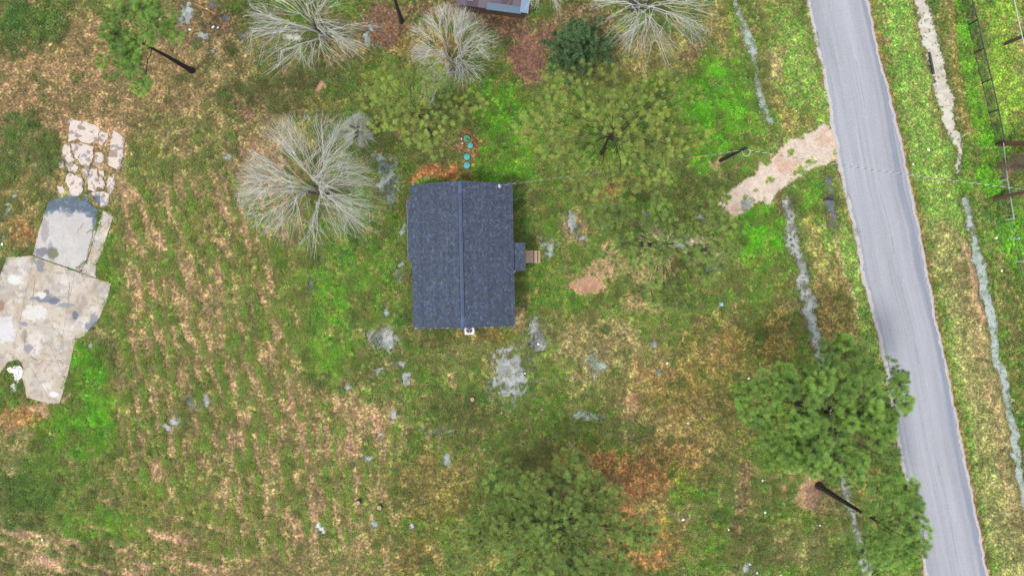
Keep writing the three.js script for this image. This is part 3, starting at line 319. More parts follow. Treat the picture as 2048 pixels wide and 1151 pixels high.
// ---------------------------------------------------------------- house
{
  const house = thing('house', 'small house with a slate-blue shingle gable roof and side porch', 'house', null, HC.x, 0, HC.z, HC.turn);
  const hw = 4.36, hl = 6.17, eave = 2.95, ridge = 4.6, k = (ridge - eave) / hw, over_ = 0.35;
  const wallM = mat(alb(206, 196, 178), 0.85), trim = mat(alb(228, 226, 222), 0.6), glass = new THREE.MeshPhysicalMaterial({ color: 0x1a2226, roughness: 0.05, metalness: 0 }), pierM = mat(alb(150, 148, 142), 0.95);
  const ww = hw - over_, wl = hl - over_;
  // walls, floor frame, gables
  part('wall', box(0.14, 2.3, wl * 2, ww - 0.07, 1.75, 0), wallM, house); part('wall', box(0.14, 2.3, wl * 2, -ww + 0.07, 1.75, 0), wallM, house);
  for (const s of [-1, 1]) { const sh = new THREE.Shape([new THREE.Vector2(-ww + 0.145, 0.6), new THREE.Vector2(ww - 0.145, 0.6), new THREE.Vector2(ww - 0.145, 2.9), new THREE.Vector2(0, ridge - 0.12), new THREE.Vector2(-ww + 0.145, 2.9)]); part('wall', new THREE.ExtrudeGeometry(sh, { depth: 0.14, bevelEnabled: false }).translate(0, 0, s > 0 ? wl - 0.14 : -wl), wallM, house); }
  part('floor', box(ww * 2 - 0.3, 0.2, wl * 2 - 0.3, 0, 0.7, 0), pierM, house);
  for (const x of [-3.6, 0, 3.6]) for (const z of [-5.4, -1.8, 1.8, 5.4]) part('pier', box(0.4, 0.66, 0.4, x, 0.27, z), pierM, house);
  part('skirting', mergeGeometries([box(0.05, 0.66, wl * 2 - 0.1, ww - 0.05, 0.27, 0), box(0.05, 0.66, wl * 2 - 0.1, -ww + 0.05, 0.27, 0), box(ww * 2 - 0.2, 0.66, 0.05, 0, 0.27, wl - 0.05), box(ww * 2 - 0.2, 0.66, 0.05, 0, 0.27, -wl + 0.05)]), mat(alb(170, 160, 146), 0.95), house);
  const win = (x, z, side) => { const w = part('window', side ? box(0.06, 1.1, 0.9, x, 1.75, z) : box(0.9, 1.1, 0.06, x, 1.75, z), trim, house); part('pane', side ? box(0.07, 0.95, 0.75, x, 1.75, z) : box(0.75, 0.95, 0.07, x, 1.75, z), glass, w); };
  for (const z of [-4.2, -1.6, 4.2]) win(ww + 0.01, z, 1); for (const z of [-4.6, 1.2, 4.2]) win(-ww - 0.01, z, 1); for (const x of [-2, 2]) { win(x, wl + 0.01, 0); win(x, -wl - 0.01, 0); }
  const dz = 0.19; { const d = part('door', box(0.06, 2.0, 0.9, ww + 0.01, 1.62, dz), mat(alb(120, 60, 50), 0.6), house); part('handle', new THREE.SphereGeometry(0.04, 8, 6).translate(ww + 0.07, 1.6, dz + 0.36), mat(new THREE.Color(0.6, 0.5, 0.3), 0.3, { metalness: 1 }), d); }
  // roof deck, fascia
  const deckM = mat(alb(176, 150, 112), 0.9), roof = new THREE.Group(); roof.name = 'roof'; house.add(roof);
  const sh = new THREE.Shape([new THREE.Vector2(-hw, eave - 0.1), new THREE.Vector2(0, ridge - 0.1), new THREE.Vector2(hw, eave - 0.1), new THREE.Vector2(hw, eave), new THREE.Vector2(0, ridge), new THREE.Vector2(-hw, eave)]);
  part('roof_deck', new THREE.ExtrudeGeometry(sh, { depth: hl * 2, bevelEnabled: false }).translate(0, 0, -hl), deckM, roof);
  for (const s of [-1, 1]) part('fascia', box(0.025, 0.18, hl * 2 + 0.02, s * (hw + 0.014), eave - 0.075, 0), trim, roof);
  for (const s of [-1, 1]) for (const e of [-1, 1]) { const L = Math.hypot(hw, ridge - eave); part('rake_board', box(L, 0.17, 0.025).rotateZ(-s * Math.atan(k)).translate(s * hw / 2, (eave + ridge) / 2 - 0.075, e * (hl + 0.014)), trim, roof); }
  // back eave that runs out further
  const bz0 = -4.95, bz1 = 0.25, ext = 0.36;
  part('eave_extension', box(ext + 0.1, 0.08, bz1 - bz0).rotateZ(0.22).translate(-hw - ext / 2 + 0.02, eave - 0.10, (bz0 + bz1) / 2), deckM, roof); part('fascia', box(0.02, 0.12, bz1 - bz0, -hw - ext - 0.045, eave - 0.16, (bz0 + bz1) / 2), trim, roof);
  // shingles: overlapping courses of tabs
  reseed(77);
  let batch = 1; const tone = () => { const t = rnd(), g = rr(0.92, 1.08) * batch, f = lerp(0.88, 1.06, rnd()); return (t < 0.3 ? alb(64 * g, 75 * g, 98 * g * f) : t < 0.82 ? alb(75 * g, 87 * g, 112 * g * f) : t < 0.93 ? alb(92 * g, 105 * g, 131 * g * f) : alb(82 * g, 86 * g, 114 * g * f)); };
  const courses = (s, x0, y0, x1, y1, z0, z1, mb, e = 0.152) => { // from eave (x0,y0) up to (x1,y1)
    const L = Math.hypot(x1 - x0, y1 - y0), n = Math.round(L / e), ux = (x1 - x0) / L, uy = (y1 - y0) / L, nx = -uy * Math.sign(x1 - x0), ny = Math.abs(ux);
    for (let c = 0; c < n; c++) { batch = rr(0.95, 1.05); const a = c / n * L - (c ? 0 : 0.03), b = (c + 1) / n * L + 0.01; let z = z0 - 0.03 - rnd() * 0.2; let first = true;
      while (z < z1 + 0.02) { const w = rr(0.09, 0.2), za = Math.max(z, z0 - 0.03), zb = Math.min(z + w, z1 + 0.03), t0 = rr(0.042, 0.056), t1 = 0.006; z += w; if (zb - za < 0.03) continue; const col = tone();
        const A = new THREE.Vector3(x0 + ux * a + nx * t0, y0 + uy * a + ny * t0, za), B = new THREE.Vector3(A.x, A.y, zb - 0.006), Cc = new THREE.Vector3(x0 + ux * b + nx * t1, y0 + uy * b + ny * t1, zb - 0.006), D = new THREE.Vector3(Cc.x, Cc.y, za), E = new THREE.Vector3(x0 + ux * a + nx * 0.001, y0 + uy * a + ny * 0.001, za), F = new THREE.Vector3(E.x, E.y, zb - 0.006);
        if (s > 0) { mb.quad(A, D, Cc, B, col); mb.quad(E, A, B, F, col); } else { mb.quad(A, B, Cc, D, col); mb.quad(E, F, B, A, col); } } } };
  const grain = dataTex(128, 128, (i, j) => { const g = 255 * (0.8 + 0.2 * hash(i, j)); return [g, g, g]; });
  const shM = new THREE.MeshStandardMaterial({ vertexColors: true, roughness: 0.95 });
  for (const s of [1, -1]) { const mb = new MB(); courses(s, s * (hw + 0.02), eave - 0.02 * k + 0.004, 0, ridge + 0.004, -hl, hl, mb); if (s < 0) courses(s, -hw - ext, eave - 0.125, -hw + 0.05, eave + 0.01, bz0, bz1, mb, 0.15); const o = part('shingles', mb.geo(), shM, roof); o.userData.kind = 'stuff'; }
  const ventM = mat(alb(74, 78, 104), 0.9), v0 = -5.15, v1 = 5.15;
  const rv = part('ridge_vent', mergeGeometries([-1, 1].map(s => box(0.2, 0.05, v1 - v0).rotateZ(-s * 0.36).translate(s * 0.09, ridge + 0.03, 0))), mat(alb(44, 46, 60), 0.9), roof);
  for (let q = 0; q < 38; q++) { const z = lerp(v0 + 0.12, v1 - 0.12, q / 37), c = tone(), g = mergeGeometries([-1, 1].map(s => box(0.165, 0.014, 0.268).rotateX(0.03).rotateZ(-s * 0.36).translate(s * 0.075, ridge + 0.074, z))); part('ridge_cap', g, mat(alb(74 + 14 * rnd(), 86 + 14 * rnd(), 116 + 16 * rnd()), 0.95), rv); }
  for (const [a, b] of [[-hl, v0 - 0.02], [v1 + 0.02, hl]]) for (let z = a + 0.14; z < b; z += 0.28) part('ridge_cap', mergeGeometries([-1, 1].map(s => box(0.15, 0.014, 0.27).rotateZ(-s * 0.36).translate(s * 0.068, ridge + 0.022, z))), mat(alb(80 + 20 * rnd(), 92 + 18 * rnd(), 134 + 18 * rnd()), 0.95), roof);
  // plumbing boot and service mast
  const mx = 3.3, mz = -5.86, my = ridge - k * mx; part('service_mast', mergeGeometries([cyl(0.045, 0.045, 0.75, mx, my - 0.1, mz), cyl(0.16, 0.05, 0.12, mx, my + 0.01, mz, 14), new THREE.SphereGeometry(0.09, 10, 8).scale(1, 0.8, 1.2).translate(mx, my + 0.66, mz)]), trim, roof);
  // porch roof over the side door
  const pz = 0.19, pw = 1.2, px0 = hw - 0.28, px1 = hw + 1.02, py0 = 2.82, py1 = 2.6;
  const porch = new THREE.Group(); porch.name = 'porch'; house.add(porch);
  part('porch_deck', box(px1 - px0, 0.07, pw * 2).rotateZ(-Math.atan2(py0 - py1, px1 - px0)).translate((px0 + px1) / 2, (py0 + py1) / 2 - 0.045, pz), deckM, porch);
  { const mb = new MB(); courses(1, px1 + 0.02, py1, px0, py0, pz - pw, pz + pw, mb, 0.15); const o = part('shingles', mb.geo(), shM, porch); o.userData.kind = 'stuff'; }
  part('fascia', box(0.02, 0.13, pw * 2 + 0.02, px1 + 0.014, py1 - 0.06, pz), trim, porch);
  for (const s of [-1, 1]) part('post', box(0.1, 2.5, 0.1, px1 - 0.12, 1.25, pz + s * (pw - 0.16)), mat(alb(200, 172, 128), 0.85), porch);
}
{ // wooden landing and steps at the side door
  const c = thing('wooden_steps', 'new lumber landing and step at the side porch', 'steps', null, HC.x, 0, HC.z, HC.turn), w1 = mat(alb(206, 178, 148), 0.85), w2 = mat(alb(190, 162, 136), 0.85), dk = mat(alb(150, 124, 98), 0.9);
  const z0 = 0.1, half = 0.54; // local frame of the house
  for (let i = 0; i < 15; i++) part('plank', box(0.135, 0.035, half * 2, 4.14 + i * 0.142, 0.62, z0), i % 2 ? w1 : w2, c);
  part('frame', mergeGeometries([box(2.05, 0.14, 0.04, 5.13, 0.53, z0 - half + 0.05), box(2.05, 0.14, 0.04, 5.13, 0.53, z0 + half - 0.05), box(0.04, 0.14, half * 2 - 0.15, 6.14, 0.53, z0)]), dk, c);
  for (const x of [4.2, 6.06]) for (const s of [-1, 1]) part('leg', box(0.09, 0.5, 0.09, x, 0.21, z0 + s * (half - 0.11)), dk, c);
  for (const s of [-1, 1]) part('rail', box(2.1, 0.04, 0.07, 5.12, 0.66, z0 + s * (half - 0.02)), w1, c);
  for (let i = 0; i < 2; i++) part('tread', box(0.27, 0.035, half * 2 + 0.04, 6.4 + i * 0.31, 0.43 - i * 0.2, z0 + 0.02), i ? w2 : w1, c);
  for (const s of [-1, 1]) { const g = new THREE.Shape([[6.22, -0.06], [6.84, -0.06], [6.84, 0.2], [6.56, 0.2], [6.56, 0.41], [6.22, 0.41]].map(([a, b]) => new THREE.Vector2(a, b))); part('stringer', new THREE.ExtrudeGeometry(g, { depth: 0.045, bevelEnabled: false }).translate(0, 0, z0 + s * (half - 0.1) - 0.02), dk, c); }
  part('riser', mergeGeometries([box(0.025, 0.17, half * 2 - 0.3, 6.58, 0.31, z0)]), dk, c);
}
{ // air conditioner
  const x = X(938.5, 0.85), z = Z(659.5, 0.85), a = thing('air_conditioner', 'white outdoor air conditioning unit against the end wall of the house', 'air conditioner', null, x, 0, z, HC.turn), w = mat(alb(240, 238, 234, 0.6), 0.5), g = mat(alb(120, 122, 130), 0.5), dk = mat(alb(44, 46, 60), 0.6);
  part('pad', box(1.0, 0.12, 0.95, 0, 0, 0), mat(alb(176, 172, 166), 0.95), a); part('cabinet', new RoundedBoxGeometry(0.76, 0.72, 0.76, 3, 0.09).translate(0, 0.43, 0), dk, a);
  for (let i = 0; i < 9; i++) for (let q = 0; q < 4; q++) part('louvre', box(0.6, 0.028, 0.02).translate(0, 0.16 + i * 0.066, 0.388).rotateY(q * Math.PI / 2), w, a);
  for (let q = 0; q < 4; q++) part('corner_post', cyl(0.06, 0.06, 0.68, 0.335, 0.09, 0.335, 10).rotateY(q * Math.PI / 2), w, a);
  const ring = new THREE.Shape(); const r = 0.12, hh = 0.41; ring.moveTo(-hh + r, -hh); ring.lineTo(hh - r, -hh); ring.quadraticCurveTo(hh, -hh, hh, -hh + r); ring.lineTo(hh, hh - r); ring.quadraticCurveTo(hh, hh, hh - r, hh); ring.lineTo(-hh + r, hh); ring.quadraticCurveTo(-hh, hh, -hh, hh - r); ring.lineTo(-hh, -hh + r); ring.quadraticCurveTo(-hh, -hh, -hh + r, -hh); const hole = new THREE.Path(); hole.absarc(0, 0, 0.29, 0, Math.PI * 2, true); ring.holes.push(hole);
  part('top_cover', new THREE.ExtrudeGeometry(ring, { depth: 0.05, bevelEnabled: true, bevelThickness: 0.01, bevelSize: 0.01, bevelSegments: 1 }).rotateX(-Math.PI / 2).translate(0, 0.8, 0), w, a);
  part('hub', cyl(0.09, 0.08, 0.05, 0, 0.83, 0, 16), g, a); for (let q = 0; q < 3; q++) part('fan_blade', box(0.2, 0.012, 0.15).rotateX(0.35).translate(0.18, 0.81, 0).rotateY(q * 2.1 + 0.5), mat(alb(176, 178, 186), 0.4), a);
  part('fan_guard', mergeGeometries([0.14, 0.2, 0.26].map(q => new THREE.TorusGeometry(q, 0.006, 4, 28).rotateX(Math.PI / 2).translate(0, 0.872, 0)).concat([0, 1, 2].map(q => box(0.58, 0.01, 0.012).rotateY(q * Math.PI / 3).translate(0, 0.872, 0)))), g, a);
  part('service_pipe', cyl(0.03, 0.03, 0.7, 0.47, 0.06, 0.1, 8), w, a); part('service_box', box(0.09, 0.4, 0.34, 0.45, 0.5, 0.08), w, a);
}
{ // shed at the edge of the wood
  const hgt = 2.5, s = thing('shed', 'old shed with rusty metal roof and blue-grey sheets, under bare branches', 'shed', null, X(985, hgt), 0, Z(-24, hgt), -0.13), rust = [mat(alb(108, 92, 108), 0.75), mat(alb(94, 78, 84), 0.8), mat(alb(116, 102, 120), 0.7)], blue = mat(alb(92, 116, 142), 0.55), pale = mat(alb(132, 160, 188), 0.5), wood = mat(alb(96, 78, 66), 0.95);
  for (const q of [-1, 1]) { part('wall', box(0.1, 2.1, 3.4, q * 2.9, 1.0, -0.4), wood, s); part('wall', box(5.7, 2.1, 0.1, 0, 1.0, -0.4 + q * 1.65), wood, s); }
  for (let i = 0; i < 6; i++) { const g = new THREE.PlaneGeometry(1.02, 4.2, 32, 1).rotateX(-Math.PI / 2), p = g.attributes.position; for (let v = 0; v < p.count; v++) p.setY(v, 0.018 * Math.sin(p.getX(v) * 2 * Math.PI / 0.128)); g.computeVertexNormals(); part('roof_sheet', g.rotateX(0.07).translate(-2.55 + i * 0.99, 2.32 + (i % 2) * 0.012, -0.4), rust[i % 3], s); }
  part('edge_sheet', new RoundedBoxGeometry(3.1, 0.03, 0.62, 1, 0.01).rotateX(0.12).translate(1.2, 2.26, 1.5), blue, s); part('end_sheet', new RoundedBoxGeometry(0.75, 0.03, 1.5, 1, 0.01).rotateX(0.09).rotateZ(-0.08).translate(3.0, 2.36, 0.95), pale, s); part('edge_sheet', new RoundedBoxGeometry(0.5, 0.03, 1.4, 1, 0.01).rotateX(0.1).translate(-1.8, 2.36, 0.6), blue, s);
}

// ---------------------------------------------------------------- small things about the house
const rest = (px, py) => groundY(X(px), Z(py));
{ // septic tank lids
  for (const [px, py, r, l] of [[934, 278, 0.29, 'weathered mottled green round septic lid, farthest from the house'], [941, 292, 0.25, 'smallest teal septic lid, set off the line of the others'], [934, 314.5, 0.29, 'teal septic lid next to the one nearest the house'], [934, 331.5, 0.29, 'teal round septic lid nearest the house']]) {
    const old = py < 280, m = old ? mat(alb(70, 170, 126), 0.7) : mat(alb(52, 186, 182), 0.5), o = thing('septic_lid', l, 'lid', 'septic lids in the grass', X(px), rest(px, py), Z(py));
    part('riser', cyl(r * 1.12, r * 1.1, 0.26, 0, -0.08, 0, 24), mat(alb(24, 96, 96), 0.6), o); const lid = part('cover', new THREE.LatheGeometry([[0, 0.05], [r * 0.55, 0.045], [r * 0.62, 0.03], [r * 0.9, 0.028], [r, 0.02], [r * 1.01, 0]].map(([a, b]) => new THREE.Vector2(a, b)), 28).translate(0, 0.19, 0), m, o);
    for (let q = 0; q < 4; q++) part('bolt', cyl(0.02, 0.02, 0.016, r * 0.8 * Math.cos(q * 1.57 + 0.4), 0.216, r * 0.8 * Math.sin(q * 1.57 + 0.4), 6), mat(alb(90, 100, 100), 0.4), o);
    if (old) { reseed(5); for (let q = 0; q < 9; q++) { const a = rnd() * 6.28, d = rnd() * r * 0.7; part('moss_patch', new THREE.SphereGeometry(rr(0.04, 0.08), 7, 5).scale(1, 0.2, 1).translate(Math.cos(a) * d, 0.232, Math.sin(a) * d), mat(alb(60, 84, 50), 1), o); } } }
  }
// stumps
const barkM = mat(alb(96, 78, 66), 1), cutM = mat(alb(206, 180, 156), 0.9);
for (const [px, py, r, h, l] of [[945, 797, 0.2, 0.4, 'pale cut stump standing alone by the large puddle'], [718, 1002, 0.2, 0.5, 'cut stump beside a heap of brown straw'], [760, 1012, 0.22, 0.45, 'cut stump with tall green grass round it']]) {
  const o = thing('tree_stump', l, 'stump', 'cut stumps in the yard', X(px), rest(px, py) - 0.05, Z(py)); const g = new THREE.CylinderGeometry(r, r * 1.35, h, 14, 3).translate(0, h / 2, 0), p = g.attributes.position; for (let k = 0; k < p.count; k++) { const a = Math.atan2(p.getZ(k), p.getX(k)), f = 1 + 0.1 * Math.sin(a * 5 + px) + 0.06 * Math.sin(a * 9); p.setX(k, p.getX(k) * f); p.setZ(k, p.getZ(k) * f); } g.computeVertexNormals(); part('bark', g, barkM, o); part('cut_face', new THREE.CylinderGeometry(r * 0.86, r * 0.9, 0.03, 14).translate(0, h + 0.012, 0), cutM, o); part('heartwood', new THREE.CylinderGeometry(r * 0.4, r * 0.4, 0.012, 10).translate(r * 0.12, h + 0.032, 0), mat(alb(170, 130, 108), 0.9), o);
}
{ // blue valve box, flat paving piece, brick, litter
  const o = thing('meter_box', 'small light blue plastic meter box in the front yard', 'box', null, X(1442), rest(1442, 608), Z(608), 0.1); part('body', new RoundedBoxGeometry(0.4, 0.16, 0.36, 2, 0.03).translate(0, 0.06, 0), mat(alb(120, 176, 206), 0.6), o); part('cover', new RoundedBoxGeometry(0.3, 0.03, 0.26, 1, 0.01).translate(0, 0.155, 0), mat(alb(176, 216, 236), 0.5), o);
  solo('paving_stone', new RoundedBoxGeometry(0.5, 0.07, 0.42, 1, 0.015).rotateY(0.5).translate(X(822), rest(822, 1052) + 0.05, Z(1052)), mat(alb(206, 200, 208), 0.9), 'flat pale grey square paving stone lying alone in brown grass', 'stone');
  solo('brick', new RoundedBoxGeometry(0.2, 0.1, 0.34, 1, 0.012).rotateY(0.1).translate(X(1073), rest(1073, 583) + 0.06, Z(583)), mat(alb(226, 150, 116), 0.9), 'orange brick lying in the grass near the porch', 'brick');
  reseed(31); const wm = mat(alb(246, 244, 240, 0.62), 0.7);
  const scraps = [[1857, 300, 5], [1826, 329, 4], [380, 60, 5], [427, 55, 6], [436, 56, 4], [414, 18, 3], [1077, 688, 5], [1083, 818, 4], [1334, 726, 4], [1497, 756, 4], [1376, 846, 4], [1175, 168, 5], [1325, 190, 3], [1457, 1058, 4], [1366, 1038, 5], [1050, 746, 3], [518, 745, 0], [794, 518, 3], [1992, 476, 5], [2003, 541, 4], [923, 278, 3], [925, 287, 3], [1154, 1012, 3], [1525, 960, 4], [5, 488, 5], [83, 1010, 3], [85, 1078, 4], [1010, 636, 0], [1500, 1128, 5], [1515, 1145, 5], [1640, 1049, 4], [1029, 543, 5], [832, 655, 4], [1530, 1024, 4]].filter(q => q[2]);
  for (const [px, py, s] of scraps) { const g = new THREE.IcosahedronGeometry(s / S / 1.9, 1), p = g.attributes.position; for (let k = 0; k < p.count; k++) { const q = Math.round(p.getX(k) * 900) + 7 * Math.round(p.getZ(k) * 900), f = 0.7 + 0.6 * hash(q, px); p.setXYZ(k, p.getX(k) * f * 1.2, p.getY(k) * 0.35, p.getZ(k) * f * 0.8); } g.computeVertexNormals(); solo('litter_scrap', g.rotateY(rnd() * 3).translate(X(px), Math.max(rest(px, py), -0.08) + 0.1, Z(py)), wm, 'small crumpled white scrap of litter on the ground', 'litter', 'white litter scraps'); }
}
{ // culvert pipe edge, mailbox, yellow rod
  solo('culvert_pipe', new THREE.TubeGeometry(new THREE.CatmullRomCurve3([P3(1859, 104, 0.06), P3(1864, 128, 0.05), P3(1868, 148, 0.02)]), 12, 0.11, 10), mat(alb(48, 48, 62), 0.6), 'black plastic culvert pipe lying along the muddy ditch', 'pipe');
  const m = thing('mailbox', 'black mailbox on a post by the roadside puddle', 'mailbox', null, X(1648), rest(1648, 400), Z(400), -0.12); part('post', box(0.09, 1.1, 0.09, 0, 0.5, 0), mat(alb(96, 82, 70), 0.9), m); const bm = part('box', mergeGeometries([new RoundedBoxGeometry(0.5, 0.16, 0.2, 1, 0.01).translate(0.1, 1.12, 0), new THREE.CylinderGeometry(0.1, 0.1, 0.5, 14).rotateZ(Math.PI / 2).translate(0.1, 1.2, 0)].map(g => g.index ? g.toNonIndexed() : g)), mat(alb(36, 38, 52), 0.4), m); part('door', new THREE.CylinderGeometry(0.085, 0.085, 0.02, 12).rotateZ(Math.PI / 2).translate(0.362, 1.19, 0), mat(alb(60, 62, 74), 0.4), bm); part('flag', box(0.03, 0.12, 0.012, 0.2, 1.26, 0.108), mat(alb(150, 40, 36), 0.6), bm);
  solo('yellow_rod', new THREE.CylinderGeometry(0.035, 0.035, 2.05, 8).rotateZ(Math.PI / 2).rotateY(-0.465).translate(X(410), rest(410, 18) + 0.13, Z(18)), mat(alb(226, 160, 40), 0.5), 'yellow plastic rod lying on the wet ground between puddles', 'rod');
}

// ---------------------------------------------------------------- poles, wires, fences
const strand = (a, b, sag, n = 40) => { const o = []; for (let i = 0; i <= n; i++) { const t = i / n, p = new THREE.Vector3().lerpVectors(a, b, t); p.y -= sag * 4 * t * (1 - t); o.push(p); } return o; };
function twisted(a, b, sag, pitch, label, group, k = 1) { // two black conductors twisted round a bare aluminium neutral
  const o = thing('service_cable', label, 'cable', group), L = a.distanceTo(b), n = Math.round(L / pitch * 8), base = strand(a, b, sag, n), dir = new THREE.Vector3().subVectors(b, a).normalize(), side = new THREE.Vector3(-dir.z, 0, dir.x).normalize(), up = new THREE.Vector3(0, 1, 0);
  const mats = [mat(alb(236, 238, 240, 0.6), 0.35), mat(alb(52, 56, 60), 0.6), mat(alb(52, 56, 60), 0.6)], names = ['bare_neutral', 'insulated_conductor', 'insulated_conductor'];
  for (let q = 0; q < 3; q++) { const mb = new MB(), pts = base.map((p, i) => { const w = i / 8 * Math.PI * 2 + q * 2.094; return p.clone().addScaledVector(side, 0.026 * k * Math.cos(w)).addScaledVector(up, 0.026 * k * Math.sin(w)); }); mb.tube(pts, pts.map(() => (q ? 0.018 : 0.03) * k), 5); part(names[q], mb.geo(), mats[q], o); }
}
const poleTop = P3(1491, 296, 6.5), poleBase = new THREE.Vector3(X(1441), rest(1441, 321), Z(321));
{
  const u = thing('utility_pole', 'dark wooden utility pole beside the driveway', 'pole', null, poleBase.x, poleBase.y, poleBase.z), top = poleTop.clone().sub(poleBase), mb = new MB(), dk = mat(alb(44, 38, 34), 0.95);
  mb.tube([0, 0.3, 0.6, 1].map(t => top.clone().multiplyScalar(t).add(new THREE.Vector3(0, t ? 0 : -0.1, 0))), [0.17, 0.155, 0.14, 0.12], 14, null, true); part('shaft', mb.geo(), dk, u);
  const at = t => top.clone().multiplyScalar(t), lt = mat(alb(214, 220, 214), 0.4), b = part('bracket', new THREE.BoxGeometry(0.5, 0.05, 0.06).translate(0.3, 0, 0.05).translate(...at(0.9)), mat(alb(120, 124, 124), 0.4, { metalness: 0.6 }), u);
  part('insulator', cyl(0.05, 0.04, 0.14, at(0.9).x + 0.52, at(0.9).y, at(0.9).z + 0.05, 10), lt, b);
  const q = at(0.9), loop = new THREE.CatmullRomCurve3([[-0.1, 0.05, 0.1], [0.1, -0.1, 0.35], [0.35, -0.25, 0.5], [0.6, -0.15, 0.4], [0.62, 0.1, 0.1]].map(v => new THREE.Vector3(...v).add(q))); part('drip_loop', new THREE.TubeGeometry(loop, 20, 0.028, 5), lt, u);
  part('conduit', new THREE.TubeGeometry(new THREE.LineCurve3(at(0.03).add(new THREE.Vector3(0.1, 0, 0.13)), at(0.86).add(new THREE.Vector3(0.08, 0, 0.11))), 4, 0.022, 6), mat(alb(176, 182, 178), 0.5), u);
  const mast = new THREE.Vector3(3.3, 3.95, -5.86).applyAxisAngle(new THREE.Vector3(0, 1, 0), HC.turn).add(new THREE.Vector3(HC.x, 0, HC.z));
  twisted(new THREE.Vector3().addVectors(poleBase, at(0.93)).add(new THREE.Vector3(0.5, 0, 0.1)), P3(2230, 398, 8.5), 1.0, 0.58, 'twisted pale service cable crossing over the road from the pole', null, 0.62);
  twisted(mast, new THREE.Vector3().addVectors(poleBase, at(0.9)).add(new THREE.Vector3(-0.12, 0, 0.06)), 0.7, 0.58, 'twisted service cable from the house mast to the pole', null, 0.32);
  const g = thing('guy_wire', 'guy wire with a yellow guard anchoring the utility pole', 'guy wire', null), A = new THREE.Vector3(X(1380), rest(1380, 315), Z(315)), B = new THREE.Vector3().addVectors(poleBase, at(0.85)), mb2 = new MB(), mb3 = new MB(); mb2.tube([A, B], [0.008, 0.008], 5); part('wire', mb2.geo(), mat(alb(150, 154, 150), 0.4), g); mb3.tube([A.clone().lerp(B, 0.02), A.clone().lerp(B, 0.34)], [0.05, 0.04], 8, null, true); part('guard', mb3.geo(), mat(alb(238, 206, 40), 0.5), g);
}
{ // power pole in the pasture with its line
  const b = P3(2011, 87), t = P3(2095, 53, 5.4), u = thing('power_pole', 'weathered grey wooden power pole in the pasture behind the fence', 'pole', null, b.x, rest(2011, 87), b.z), mb = new MB(); const d = t.clone().sub(b); mb.tube([0, 0.5, 1].map(q => d.clone().multiplyScalar(q).add(new THREE.Vector3(0, q ? 0 : -0.1, 0))), [0.16, 0.14, 0.12], 12, null, true); part('shaft', mb.geo(), mat(alb(96, 84, 80), 0.95), u); part('crossarm', box(0.1, 0.1, 1.4, d.x, d.y - 0.3, d.z), mat(alb(100, 88, 80), 0.95), u);
  const w = new MB(); w.tube(strand(P3(2018, -60, 5), P3(2062, 140, 5.4), 0.1, 20), Array(21).fill(0.045), 6); solo('overhead_line', w.geo(), mat(alb(206, 212, 190), 0.5), 'pale overhead line above the pasture by the power pole', 'cable');
}
{ // chain link fence along the pasture
  const base = [[1896, -120], [1910, -60], [1923, -4], [1937, 50], [1950, 106], [1965, 166], [1978, 226], [1991, 289]], fence = thing('chain_link_fence', 'dark chain link fence with top rail along the pasture', 'fence', null), dk = mat(alb(44, 52, 50), 0.5), hgt = 1.25, pts = base.map(([x, y]) => new THREE.Vector3(X(x), rest(x, y), Z(y)));
  const wires = new MB(); pts.forEach((p, i) => { part('post', cyl(0.06, 0.055, hgt + 0.14, p.x, p.y - 0.08, p.z, 8), dk, fence); if (i) { const a = pts[i - 1], r = new MB(); r.tube([a.clone().setY(a.y + hgt), p.clone().setY(p.y + hgt)], [0.05, 0.05], 6); part('top_rail', r.geo(), dk, fence); const r2 = new MB(); r2.tube([a.clone().setY(a.y + 0.06), p.clone().setY(p.y + 0.06)], [0.035, 0.035], 5); part('tension_wire', r2.geo(), dk, fence);
      const L = a.distanceTo(p), n = Math.round(L / 0.11), at = (s, h) => a.clone().lerp(p, clamp(s / n)).add(new THREE.Vector3(0, h, 0)); for (let q = -11; q < n; q++) for (const s of [1, -1]) { const s0 = Math.max(q, 0), s1 = Math.min(q + 11, n), h0 = 0.05 + (s0 - q) / 11 * (hgt - 0.08), h1 = 0.05 + (s1 - q) / 11 * (hgt - 0.08); wires.tube(s > 0 ? [at(s0, h0), at(s1, h1)] : [at(s0, hgt + 0.02 - h0), at(s1, hgt + 0.02 - h1)], [0.006, 0.006], 3); } } });
  const o = part('wire_mesh', wires.geo(), mat(alb(90, 100, 92), 0.5), fence); o.userData.kind = 'stuff';
}
{ // white post wire fence further along
  const base = [[1991, 289], [1999, 362], [2012, 439], [2022, 478], [2032, 523], [2046, 590], [2062, 660]], pts = base.map(([x, y]) => new THREE.Vector3(X(x), rest(x, y), Z(y))), fence = thing('wire_fence', 'wire fence on white posts beyond the ditch', 'fence', null), wh = mat(alb(226, 230, 232), 0.5), gv = mat(alb(168, 172, 176), 0.45);
  pts.forEach((p, i) => { if (i) part('post', cyl(0.06, 0.06, 1.15, p.x, p.y - 0.08, p.z, 8), wh, fence); if (i) { const a = pts[i - 1]; if (i < 3) { const r = new MB(); r.tube([a.clone().setY(a.y + 1.05), p.clone().setY(p.y + 1.05)], [0.055, 0.055], 6); part('top_rail', r.geo(), gv, fence); } for (const h of [0.3, 0.65, 1.0]) { const r = new MB(); r.tube([a.clone().setY(a.y + h), p.clone().setY(p.y + h)], [0.006, 0.006], 4); part('wire', r.geo(), gv, fence); } } });
}

